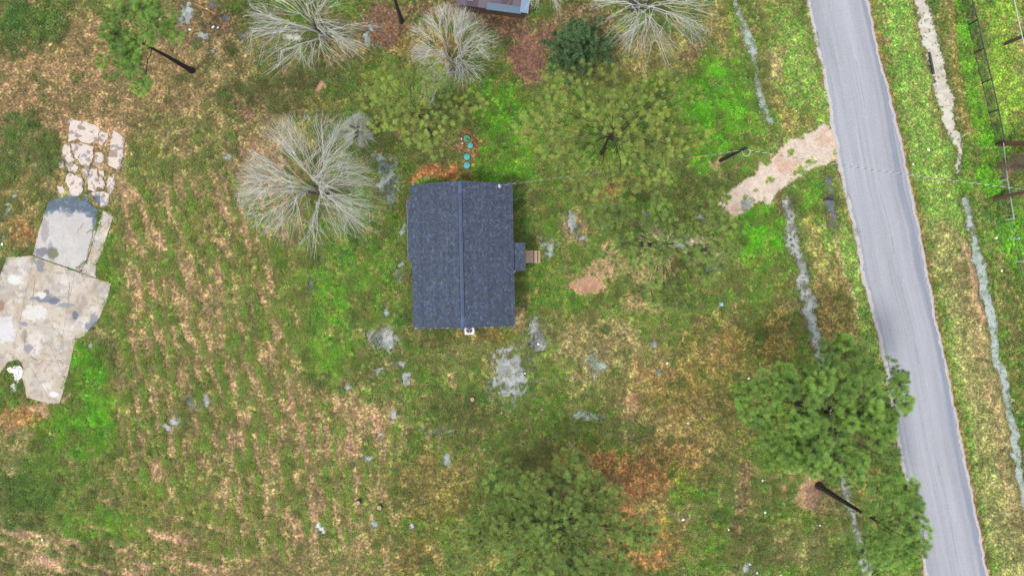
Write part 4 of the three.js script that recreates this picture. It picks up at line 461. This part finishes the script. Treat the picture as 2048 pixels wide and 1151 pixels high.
// ---------------------------------------------------------------- trees
const UP = new THREE.Vector3(0, 1, 0);
function needleTuft(n, len, wid, col, flat, s) { // a pom-pom of needles round a shoot
  reseed(s); const mb = new MB();
  for (let i = 0; i < n; i++) { const a = rnd() * 6.283, e = Math.asin(rr(-0.25, 1)) * flat, L = len * rr(0.75, 1.1), d = new THREE.Vector3(Math.cos(a) * Math.cos(e), Math.sin(e), Math.sin(a) * Math.cos(e)), q = new THREE.Vector3().crossVectors(d, UP).normalize().multiplyScalar(wid), b = new THREE.Vector3(0, rr(-0.06, 0.06), 0).addScaledVector(d, len * 0.14), t = d.clone().multiplyScalar(L); t.y -= 0.15 * L * rnd() ;
    const g = rr(0.8, 1.25); mb.tri(b.clone().add(q), b.clone().sub(q), t, new THREE.Color(col.r * g, col.g * g, col.b * g)); }
  return mb.geo();
}
const needleMat = new THREE.MeshPhysicalMaterial({ vertexColors: true, roughness: 0.75, side: THREE.DoubleSide, transmission: 0.05, thickness: 0 });
const pineTufts = { yellow: needleTuft(80, 0.29, 0.0095, alb(156, 178, 76), 0.9, 1), green: needleTuft(90, 0.31, 0.0105, alb(136, 180, 72), 0.9, 2), dark: needleTuft(84, 0.3, 0.010, alb(138, 168, 74), 0.9, 3) };
const brownBark = mat(alb(124, 82, 70), 1), pineBark = mat(alb(58, 46, 42), 1), deadM = mat(alb(64, 52, 46), 1);
const M4 = new THREE.Matrix4(), Q = new THREE.Quaternion(), E = new THREE.Euler(), ONE = new THREE.Vector3();
function pine(label, sd, base, crown, crownH, R, o) { // base and crown centre in plan pixels, crown radii in metres
  reseed(sd); const bp = new THREE.Vector3(X(base[0]), 0, Z(base[1])); bp.y = groundY(bp.x, bp.z) - 0.1;
  const t = thing('pine_tree', label, 'tree', o.group ?? null, bp.x, bp.y, bp.z), cc = P3(crown[0], crown[1], crownH).sub(bp), top = cc.clone(); top.y = cc.y + R[1] * 0.75;
  const trunkPt = h => { const f = clamp(h / top.y); return new THREE.Vector3(top.x * Math.pow(f, 1.15), h, top.z * Math.pow(f, 1.15)).add(new THREE.Vector3(Math.sin(f * 5 + sd) * 0.12 * f, 0, Math.cos(f * 4 + sd) * 0.12 * f)); };
  const tp = [], tr = []; for (let i = 0; i <= 12; i++) { const f = i / 12; tp.push(trunkPt(f * top.y)); tr.push(lerp(o.trunk ?? 0.2, 0.03, Math.pow(f, 0.9)) * (i ? 1 : 1.3)); } const mb = new MB(); mb.tube(tp, tr, 9, null, true); part('trunk', mb.geo(), o.bark ?? pineBark, t);
  const limbs = new MB(), spots = [], lobe = az => 0.86 + 0.12 * Math.sin(az * 3 + sd) + 0.1 * Math.sin(az * 5 + sd * 2) + 0.07 * Math.sin(az * 8 + sd * 3);
  const nc = Math.round(Math.PI * R[0] * R[2] * (o.dense ?? 0.85)); // sprays of tufts over a domed crown
  const inward = Math.atan2(-bp.z, -bp.x);
  for (let i = 0; i < nc; i++) {
    const az = rnd() * 6.283; if (o.open && Math.cos(az - inward) > 0.72 && rnd() > o.open) continue;
    const rho = Math.sqrt((i + 0.5) / nc) * lobe(az), dome = Math.sqrt(Math.max(0, 1 - rho * rho)), tgt = new THREE.Vector3(Math.cos(az) * R[0] * rho, R[1] * (dome * rr(0.15, 1) - 0.25 * rnd() - 0.1), Math.sin(az) * R[2] * rho).add(cc);
    const out = Math.hypot(tgt.x - cc.x, tgt.z - cc.z), hs = clamp(tgt.y - rr(0.1, 0.9) - 0.3 * out, top.y * 0.4, top.y * 0.97), st = trunkPt(hs), mid = st.clone().lerp(tgt, 0.55).add(new THREE.Vector3(rr(-0.35, 0.35), rr(-0.1, 0.35), rr(-0.35, 0.35))), pts = new THREE.QuadraticBezierCurve3(st, mid, tgt).getPoints(6);
    pts.forEach((p, q) => { if (q > 0 && q < 6) p.add(new THREE.Vector3(rr(-0.16, 0.16), rr(-0.08, 0.08), rr(-0.16, 0.16))); }); if (i % 4 === 0) limbs.tube(pts, pts.map((_, q) => lerp(0.018 + 0.006 * out, 0.01, q / 6)), 5); else limbs.tube(pts.slice(3), [0.02, 0.016, 0.012, 0.008], 4);
    const tone = rr(0.62, 1.25), rad = rr(0.45, 0.85) * (o.spray ?? 1), nt = Math.round((o.tufts ?? 9) * rr(0.7, 1.3));
    for (let q = 0; q < nt; q++) { const a = q * 2.399 + rnd() * 0.6, r = rad * Math.sqrt(lerp(0.3, 1, (q + 0.5) / nt)), e = tgt.clone().add(new THREE.Vector3(Math.cos(a) * r, rr(-0.1, 0.22) - 0.12 * r, Math.sin(a) * r)); e.az = a; e.tone = tone; spots.push(e); if (q % 2) limbs.tube([tgt, e], [0.01, 0.006], 3); }
  }
  part('limbs', limbs.geo(), o.pale ? deadM : pineBark, t);
  const im = new THREE.InstancedMesh(pineTufts[o.kind], needleMat, spots.length), c = new THREE.Color();
  spots.forEach((p, i) => { E.set(0.5 * Math.sin(p.az) + rr(-0.25, 0.25), rnd() * 6.28, -0.5 * Math.cos(p.az) + rr(-0.25, 0.25)); Q.setFromEuler(E); const s = rr(0.75, 1.2) * (o.size ?? 1); M4.compose(p, Q, ONE.set(s, s, s)); im.setMatrixAt(i, M4); const g = rr(0.85, 1.12) * (p.tone ?? 1), y = rnd(); im.setColorAt(i, c.setRGB(g * lerp(0.9, 1.15, y), g, g * lerp(1.1, 0.85, y))); });
  im.name = 'crown'; im.userData.kind = 'stuff'; shadow(im); t.add(im); return t;
}
pine('pine with long bare dark trunk beside the small puddles', 101, [383, 141], [284, 90], 9.0, [4.1, 1.8, 3.8], { kind: 'green', trunk: 0.26, dense: 1.5, open: 0.06, tufts: 10 });
pine('sparse pine of yellow-green tufts above the septic lids', 102, [862, 272], [830, 215], 8.2, [5.2, 2.2, 4.2], { kind: 'yellow', trunk: 0.22, spray: 1.15, dense: 0.62 });
pine('widest yellow-green pine between the house and the utility pole', 103, [1204, 306], [1222, 262], 8.6, [8.0, 2.6, 5.9], { kind: 'yellow', trunk: 0.19, spray: 1.2, dense: 0.62 });
pine('open pine with visible dark limbs over the end of the driveway', 104, [1282, 490], [1335, 488], 8.2, [6.8, 2.4, 5.0], { kind: 'dark', trunk: 0.24, spray: 1.15, dense: 0.75 });
pine('dense rounded dark green pine reaching over the road edge', 105, [1596, 806], [1655, 828], 10, [7.2, 3.2, 5.8], { kind: 'green', trunk: 0.3, dense: 1.9, tufts: 11, size: 0.95, spray: 0.9 });
pine('pine with thick dark bare trunk rising from reddish soil by the road', 106, [1638, 971], [1768, 1052], 10.6, [4.0, 1.8, 3.8], { kind: 'green', trunk: 0.3, dense: 1.55, open: 0.06, tufts: 10 });
pine('spreading olive green pine over rust coloured needles', 107, [1098, 985], [1105, 1055], 9, [8.2, 2.8, 5.8], { kind: 'dark', trunk: 0.28, dense: 1.15, pale: 1, tufts: 10, spray: 1.15 });
for (const [i, b, c, l, tr] of [[108, [2001, 286], [2160, 312], 'reddish trunked pine at the end of the chain link fence', 0.26], [109, [1990, 397], [2160, 362], 'pine with a pale brown trunk standing in the wire fence line', 0.2]]) pine(l, i, b, c, 8.5, [2.6, 2.6, 2.6], { kind: 'green', trunk: tr, bark: brownBark });
pine('dark trunked pine on the leaf-covered ground by the shed', 110, [803, 43], [778, -62], 9, [2.4, 2.4, 1.8], { kind: 'green', trunk: 0.2 });

function bareTree(name, label, sd, base, hgt, R, o = {}) { // leafless tree, lichen-grey branches that fork out to fine twigs
  reseed(sd); const bx = X(base[0]), bz = Z(base[1]), by = groundY(bx, bz) - 0.08, t = thing(name, label, 'tree', o.group ?? null, bx, by, bz), dark = alb(120, 110, 98), bk = o.brown ? 0.42 : 1, grey = alb(212, 210, 200, 0.6 * bk), pale = alb(232, 238, 224, 0.66 * bk), tan = o.brown ? alb(150, 112, 88) : alb(204, 192, 178, 0.58);
  const trunkMb = new MB(), limbMb = new MB(), twigMb = new MB(), lean = new THREE.Vector3(o.lean?.[0] ?? 0, 0, o.lean?.[1] ?? 0);
  const stems = o.stems ?? 3, forks = [];
  for (let s = 0; s < stems; s++) { const a = s / stems * 6.28 + rnd(), h = hgt * rr(0.24, 0.36), e = new THREE.Vector3(Math.cos(a) * h * 0.3, h, Math.sin(a) * h * 0.3).addScaledVector(lean, 0.25), r0 = (o.trunk ?? 0.13) * rr(0.8, 1.1); trunkMb.tube([new THREE.Vector3(Math.cos(a) * 0.12, 0, Math.sin(a) * 0.12), e.clone().multiplyScalar(0.5).add(new THREE.Vector3(rr(-0.1, 0.1), 0, rr(-0.1, 0.1))), e], [r0 * 1.2, r0, r0 * 0.8], 8, dark, true); forks.push([e, a, r0 * 0.7]); }
  part('trunk', trunkMb.geo(), new THREE.MeshStandardMaterial({ vertexColors: true, roughness: 1 }), t);
  const lobe = az => 0.9 + 0.08 * Math.sin(az * 3 + sd) + 0.06 * Math.sin(az * 5 + sd * 2), dome = rho => hgt * ((o.droop ?? 0.5) + (1 - (o.droop ?? 0.5)) * Math.sqrt(Math.max(0, 1 - rho * rho)));
  const put = (u, v, k) => { const az = Math.atan2(v, u), m = lobe(az) * 1.05, r = Math.hypot(u, v), f = r > m ? m / r * rr(0.55, 1.1) : 1; return new THREE.Vector3(u * f * R[0], dome(r * f) * k, v * f * R[1]).add(lean); };
  const bow = (p, e, lift, n, j) => { const m = p.clone().lerp(e, 0.5); m.y += lift; const pts = new THREE.QuadraticBezierCurve3(p, m, e).getPoints(n); for (let q = 1; q < n; q++) pts[q].add(new THREE.Vector3(rr(-j, j), rr(-j, j), rr(-j, j))); return pts; };
  const along = (pts, t) => { const f = t * (pts.length - 1), i = Math.min(pts.length - 2, f | 0); return pts[i].clone().lerp(pts[i + 1], f - i); };
  const nL = o.limbs ?? 16, n2 = o.b2 ?? 8, n3 = o.b3 ?? 8, any = () => { const t = rnd(); if (o.brown) return t < 0.15 ? pale : t < 0.35 ? grey : tan; return t < 0.45 ? pale : t < 0.86 ? grey : tan; };
  for (let i = 0; i < nL; i++) { const [p, , r] = forks[i % forks.length], az = i * 2.399 + rr(-0.3, 0.3), rho = Math.sqrt((i + rnd()) / nL) * rr(0.5, 0.78), u = Math.cos(az) * rho, v = Math.sin(az) * rho, e = put(u, v, rr(0.8, 0.95)), pts = bow(p.clone().multiplyScalar(rr(0.75, 1)), e, rr(0, 0.5), 6, 0.07); limbMb.tube(pts, pts.map((_, q) => lerp(r * 0.85, 0.02, Math.pow(q / 6, 0.7))), 5, pts.map((_, q) => q < 2 ? dark : grey));
    for (let b = 0, nb = Math.round(n2 * rr(0.6, 1.5)); b < nb; b++) { const s0 = along(pts, b < 2 ? 1 : rr(0.35, 1)), w = rr(0.05, 0.42), u2 = u + Math.cos(az) * w + rr(-0.2, 0.2), v2 = v + Math.sin(az) * w + rr(-0.2, 0.2), e2 = put(u2, v2, rr(0.7, 1)), q2 = bow(s0, e2, rr(-0.1, 0.3), 4, 0.1), c2 = any(); limbMb.tube(q2, q2.map((_, q) => lerp(0.017, 0.008, q / 4)), 4, c2);
      const a2 = Math.atan2(v2, u2); for (let c = 0; c < n3; c++) { const s3 = along(q2, rr(0.2, 1)), w3 = rr(0.02, 0.2), e3 = put(u2 + Math.cos(a2) * w3 + rr(-0.13, 0.13), v2 + Math.sin(a2) * w3 + rr(-0.13, 0.13), rr(0.88, 1.06)), q3 = bow(s3, e3, rr(-0.1, 0.2), 2, 0.1), c3 = any(); twigMb.tube(q3, [0.0075, 0.0062, 0.004], 3, c3);
        for (let d = 0; d < (o.b4 ?? 1); d++) { const s4 = along(q3, rr(0.3, 0.9)), dir = e3.clone().sub(s3), e4 = s4.clone().addScaledVector(dir, rr(0.3, 0.5)).add(new THREE.Vector3(rr(-0.25, 0.25), rr(-0.1, 0.2), rr(-0.25, 0.25))); twigMb.tube([s4, e4], [0.008, 0.005], 3, any()); } } } }
  const vm = new THREE.MeshStandardMaterial({ vertexColors: true, roughness: 1 }); part('limbs', limbMb.geo(), vm, t); part('twigs', twigMb.geo(), vm, t); return t;
}
bareTree('bare_tree', 'large leafless tree with dense radiating pale branches beside the house', 201, [662, 386], 8.6, [6.6, 6.4], { stems: 4, limbs: 26, b2: 9, b3: 7, b4: 0, lean: [-0.4, -0.2] });
bareTree('bare_tree', 'leafless lichen-grey tree over the puddles by the leaf-covered ground', 202, [662, 76], 7.5, [6.0, 4.6], { stems: 2, limbs: 18, b2: 7, b3: 6, b4: 0, lean: [-0.6, 0.6], trunk: 0.16 });
bareTree('bare_tree', 'upright leafless tree with fine tan twigs in front of the shed', 203, [914, 150], 8.0, [4.2, 4.2], { stems: 2, limbs: 17, b2: 9, b3: 8, b4: 0, lean: [0, -0.5] });
bareTree('bare_tree', 'leafless tree with long crooked pale limbs beside the dark cedar', 204, [1262, 20], 8.0, [6.0, 5.4], { stems: 2, limbs: 18, b2: 7, b3: 6, b4: 0, lean: [1.2, 1.8], trunk: 0.18 });
bareTree('bare_tree', 'leafless tree standing behind the shed with branches over its roof', 205, [1085, -24], 7.0, [3.4, 3.2], { stems: 2, limbs: 10, b2: 6, b3: 6, lean: [0, 1.6] });
bareTree('bare_shrub', 'small leafless shrub at a puddle near the large bare tree', 206, [722, 268], 2.2, [1.6, 1.6], { stems: 4, limbs: 12, b2: 12, b3: 6, trunk: 0.03, up: 0.2 });
{ // dead vine-covered shrub at the right fence
  bareTree('bare_shrub', 'brown dead shrub tangled on the fence line past the ditch', 207, [1996, 335], 3.6, [2.0, 1.0], { stems: 4, limbs: 12, b2: 12, b3: 7, trunk: 0.06, lean: [0.6, 0], brown: 1 });
}
{ // dark cedar
  reseed(301); const bx = X(1150), bz = Z(108), by = groundY(bx, bz), t = thing('cedar_tree', 'dark green cedar between two leafless trees', 'tree', null, bx, by - 0.05, bz), hgt = 5.2, mb = new MB(), lm = new MB(); mb.tube([0, 0.5, 1].map(f => new THREE.Vector3(0.1 * f, hgt * f, 0.05 * f)), [0.13, 0.08, 0.02], 8, null, true); part('trunk', mb.geo(), pineBark, t);
  const spots = []; for (let i = 0; i < 60; i++) { const f = i / 60, y = lerp(0.5, hgt * 0.96, f), r = 3.5 * Math.pow(1 - f, 0.8) * rr(0.4, 1.1) + 0.15, a = i * 2.399, s = new THREE.Vector3(0, y, 0), e = new THREE.Vector3(Math.cos(a) * r, y + 0.25 * r, Math.sin(a) * r); lm.tube([s, e], [0.025, 0.008], 4); const n = 4 + r * 7 | 0; for (let q = 0; q < n; q++) spots.push(s.clone().lerp(e, Math.sqrt(rr(0.08, 1))).add(new THREE.Vector3(rr(-0.28, 0.28), rr(-0.15, 0.25), rr(-0.28, 0.28)))); }
  part('limbs', lm.geo(), pineBark, t); const im = new THREE.InstancedMesh(needleTuft(40, 0.2, 0.022, alb(98, 136, 80), 1.1, 9), needleMat, spots.length), c = new THREE.Color(); spots.forEach((p, i) => { E.set(rr(-0.8, 0.8), rnd() * 6.28, rr(-0.8, 0.8)); Q.setFromEuler(E); const s = rr(0.8, 1.7); M4.compose(p, Q, ONE.set(s, s, s)); im.setMatrixAt(i, M4); const g = rr(0.65, 1.15); im.setColorAt(i, c.setRGB(g, g, g)); }); im.name = 'crown'; im.userData.kind = 'stuff'; t.add(shadow(im));
}

// ---------------------------------------------------------------- grass, weeds and straw
{
  const blades = (n, len, wid, s, lift) => { reseed(s); const mb = new MB(); for (let i = 0; i < n; i++) { const a = rnd() * 6.283, L = len * rr(0.6, 1.15), e = rr(0.25, 1.1) * lift, d = new THREE.Vector3(Math.cos(a) * Math.cos(e), Math.sin(e), Math.sin(a) * Math.cos(e)), q = new THREE.Vector3(-Math.sin(a), 0, Math.cos(a)).multiplyScalar(wid), b = new THREE.Vector3(rr(-0.04, 0.04), -0.02, rr(-0.04, 0.04)), g = rr(0.8, 1.2); mb.tri(b.clone().add(q), b.clone().sub(q), b.clone().addScaledVector(d, L), new THREE.Color(g, g, g)); } return mb.geo(); };
  const leafMat = new THREE.MeshStandardMaterial({ vertexColors: true, roughness: 0.9, side: THREE.DoubleSide });
  const rosette = () => { reseed(8); const mb = new MB(); for (let i = 0; i < 11; i++) { const a = i * 2.399 + rr(-0.2, 0.2), L = rr(0.11, 0.2), e = rr(0.1, 0.8), d = new THREE.Vector3(Math.cos(a) * Math.cos(e), Math.sin(e), Math.sin(a) * Math.cos(e)), q = new THREE.Vector3(-Math.sin(a), 0, Math.cos(a)).multiplyScalar(L * 0.26), m = d.clone().multiplyScalar(L * 0.55).add(new THREE.Vector3(0, 0.02, 0)), g = rr(0.8, 1.2), c = new THREE.Color(g, g, g), o = new THREE.Vector3(), t = d.clone().multiplyScalar(L); mb.tri(o, m.clone().sub(q), m.clone().add(q), c); mb.tri(m.clone().add(q), m.clone().sub(q), t, c); } return mb.geo(); };
  const o = [0, 0, 0], c = new THREE.Color(), up = new THREE.Vector3();
  const scatter = (name, label, geo, count, accept, size, gain, sd) => {
    reseed(sd); const im = new THREE.InstancedMesh(geo, leafMat, count); let n = 0, tries = 0;
    while (n < count && tries < count * 6) { tries++; const px = rr(-60, 2108), py = rr(-50, 1201), den = samp(DEN, px, py), wat = samp(WAT, px, py); if (rnd() > den) continue; if (wat > 0.25 && rnd() < wat) continue; if (!accept(px, py)) continue;
      const tall = samp(TALL, px, py), x = X(px), z = Z(py), s = size * tall * rr(0.6, 1.3); cover(px, py, o); E.set(rr(-0.2, 0.2), rnd() * 6.283, rr(-0.2, 0.2)); Q.setFromEuler(E); M4.compose(up.set(x, Math.max(samp(HGT, px, py), wat > 0.25 ? -0.3 : -9), z), Q, ONE.set(s, s * rr(0.7, 1.2), s)); im.setMatrixAt(n, M4);
      const fl = rnd(); if (fl < 0.05) { o[0] = lerp(o[0], 190, 0.5); o[1] = lerp(o[1], 160, 0.5); o[2] = lerp(o[2], 124, 0.5); } else if (fl < 0.24) { o[0] *= 0.72; o[1] *= 0.86; o[2] *= 0.7; } const g = gain * rr(0.56, 1.4) * K, w = rr(-0.07, 0.07); im.setColorAt(n, c.setRGB(lin(clamp(o[0] * (1 + w), 0, 255)) * g, lin(clamp(o[1], 0, 255)) * g, lin(clamp(o[2] * (1 - w), 0, 255)) * g)); n++; }
    im.count = n; im.name = numbered(name); im.userData = { kind: 'stuff', label, category: 'grass' }; scene.add(shadow(im)); };
  scatter('grass', 'short mixed green and straw coloured grass over the lot', blades(12, 0.2, 0.014, 41, 1), 230000, () => true, 1, 1.5, 501);
  scatter('weeds', 'low leafy green weeds among the grass', rosette(), 70000, (px, py) => { cover(px, py, o); return o[1] > o[0] * 1.06 && fbm(px / 12 + 60, py / 12) > 0.42; }, 1.1, 1.46, 502);
  const clump = () => { reseed(18); const mb = new MB(); for (let i = 0; i < 34; i++) { const a = i * 2.399 + rr(-0.3, 0.3), d = new THREE.Vector3(Math.cos(a), rr(0.1, 1.1), Math.sin(a)).normalize(), b = new THREE.Vector3(Math.cos(a) * 0.3 * rnd(), 0.16 * rnd(), Math.sin(a) * 0.3 * rnd()), L = rr(0.1, 0.2), q = new THREE.Vector3(-Math.sin(a), rr(-0.3, 0.3), Math.cos(a)).multiplyScalar(L * 0.14), m = b.clone().addScaledVector(d, L * 0.55), g = rr(0.8, 1.25), c = new THREE.Color(g, g, g); mb.tri(b, m.clone().sub(q), m.clone().add(q), c); mb.tri(m.clone().add(q), m.clone().sub(q), b.clone().addScaledVector(d, L), c); } return mb.geo(); };
  scatter('weed_clumps', 'knee-high dark green weed clumps standing in the rough grass', clump(), 30000, (px, py) => { cover(px, py, o); return o[1] > o[0] * 0.98 && px < 1740 && fbm(px / 10 + 160, py / 10) > (px < 640 ? 0.46 : 0.56) && samp(TALL, px, py) > 0.7; }, 0.85, 1.34, 504);
  scatter('dead_grass', 'loose brown dead stems lying in the grass', blades(6, 0.3, 0.008, 43, 0.25), 50000, (px, py) => { cover(px, py, o); return o[0] > o[1] * 1.04; }, 1, 1.46, 503);
}
renderer.render(scene, camera);
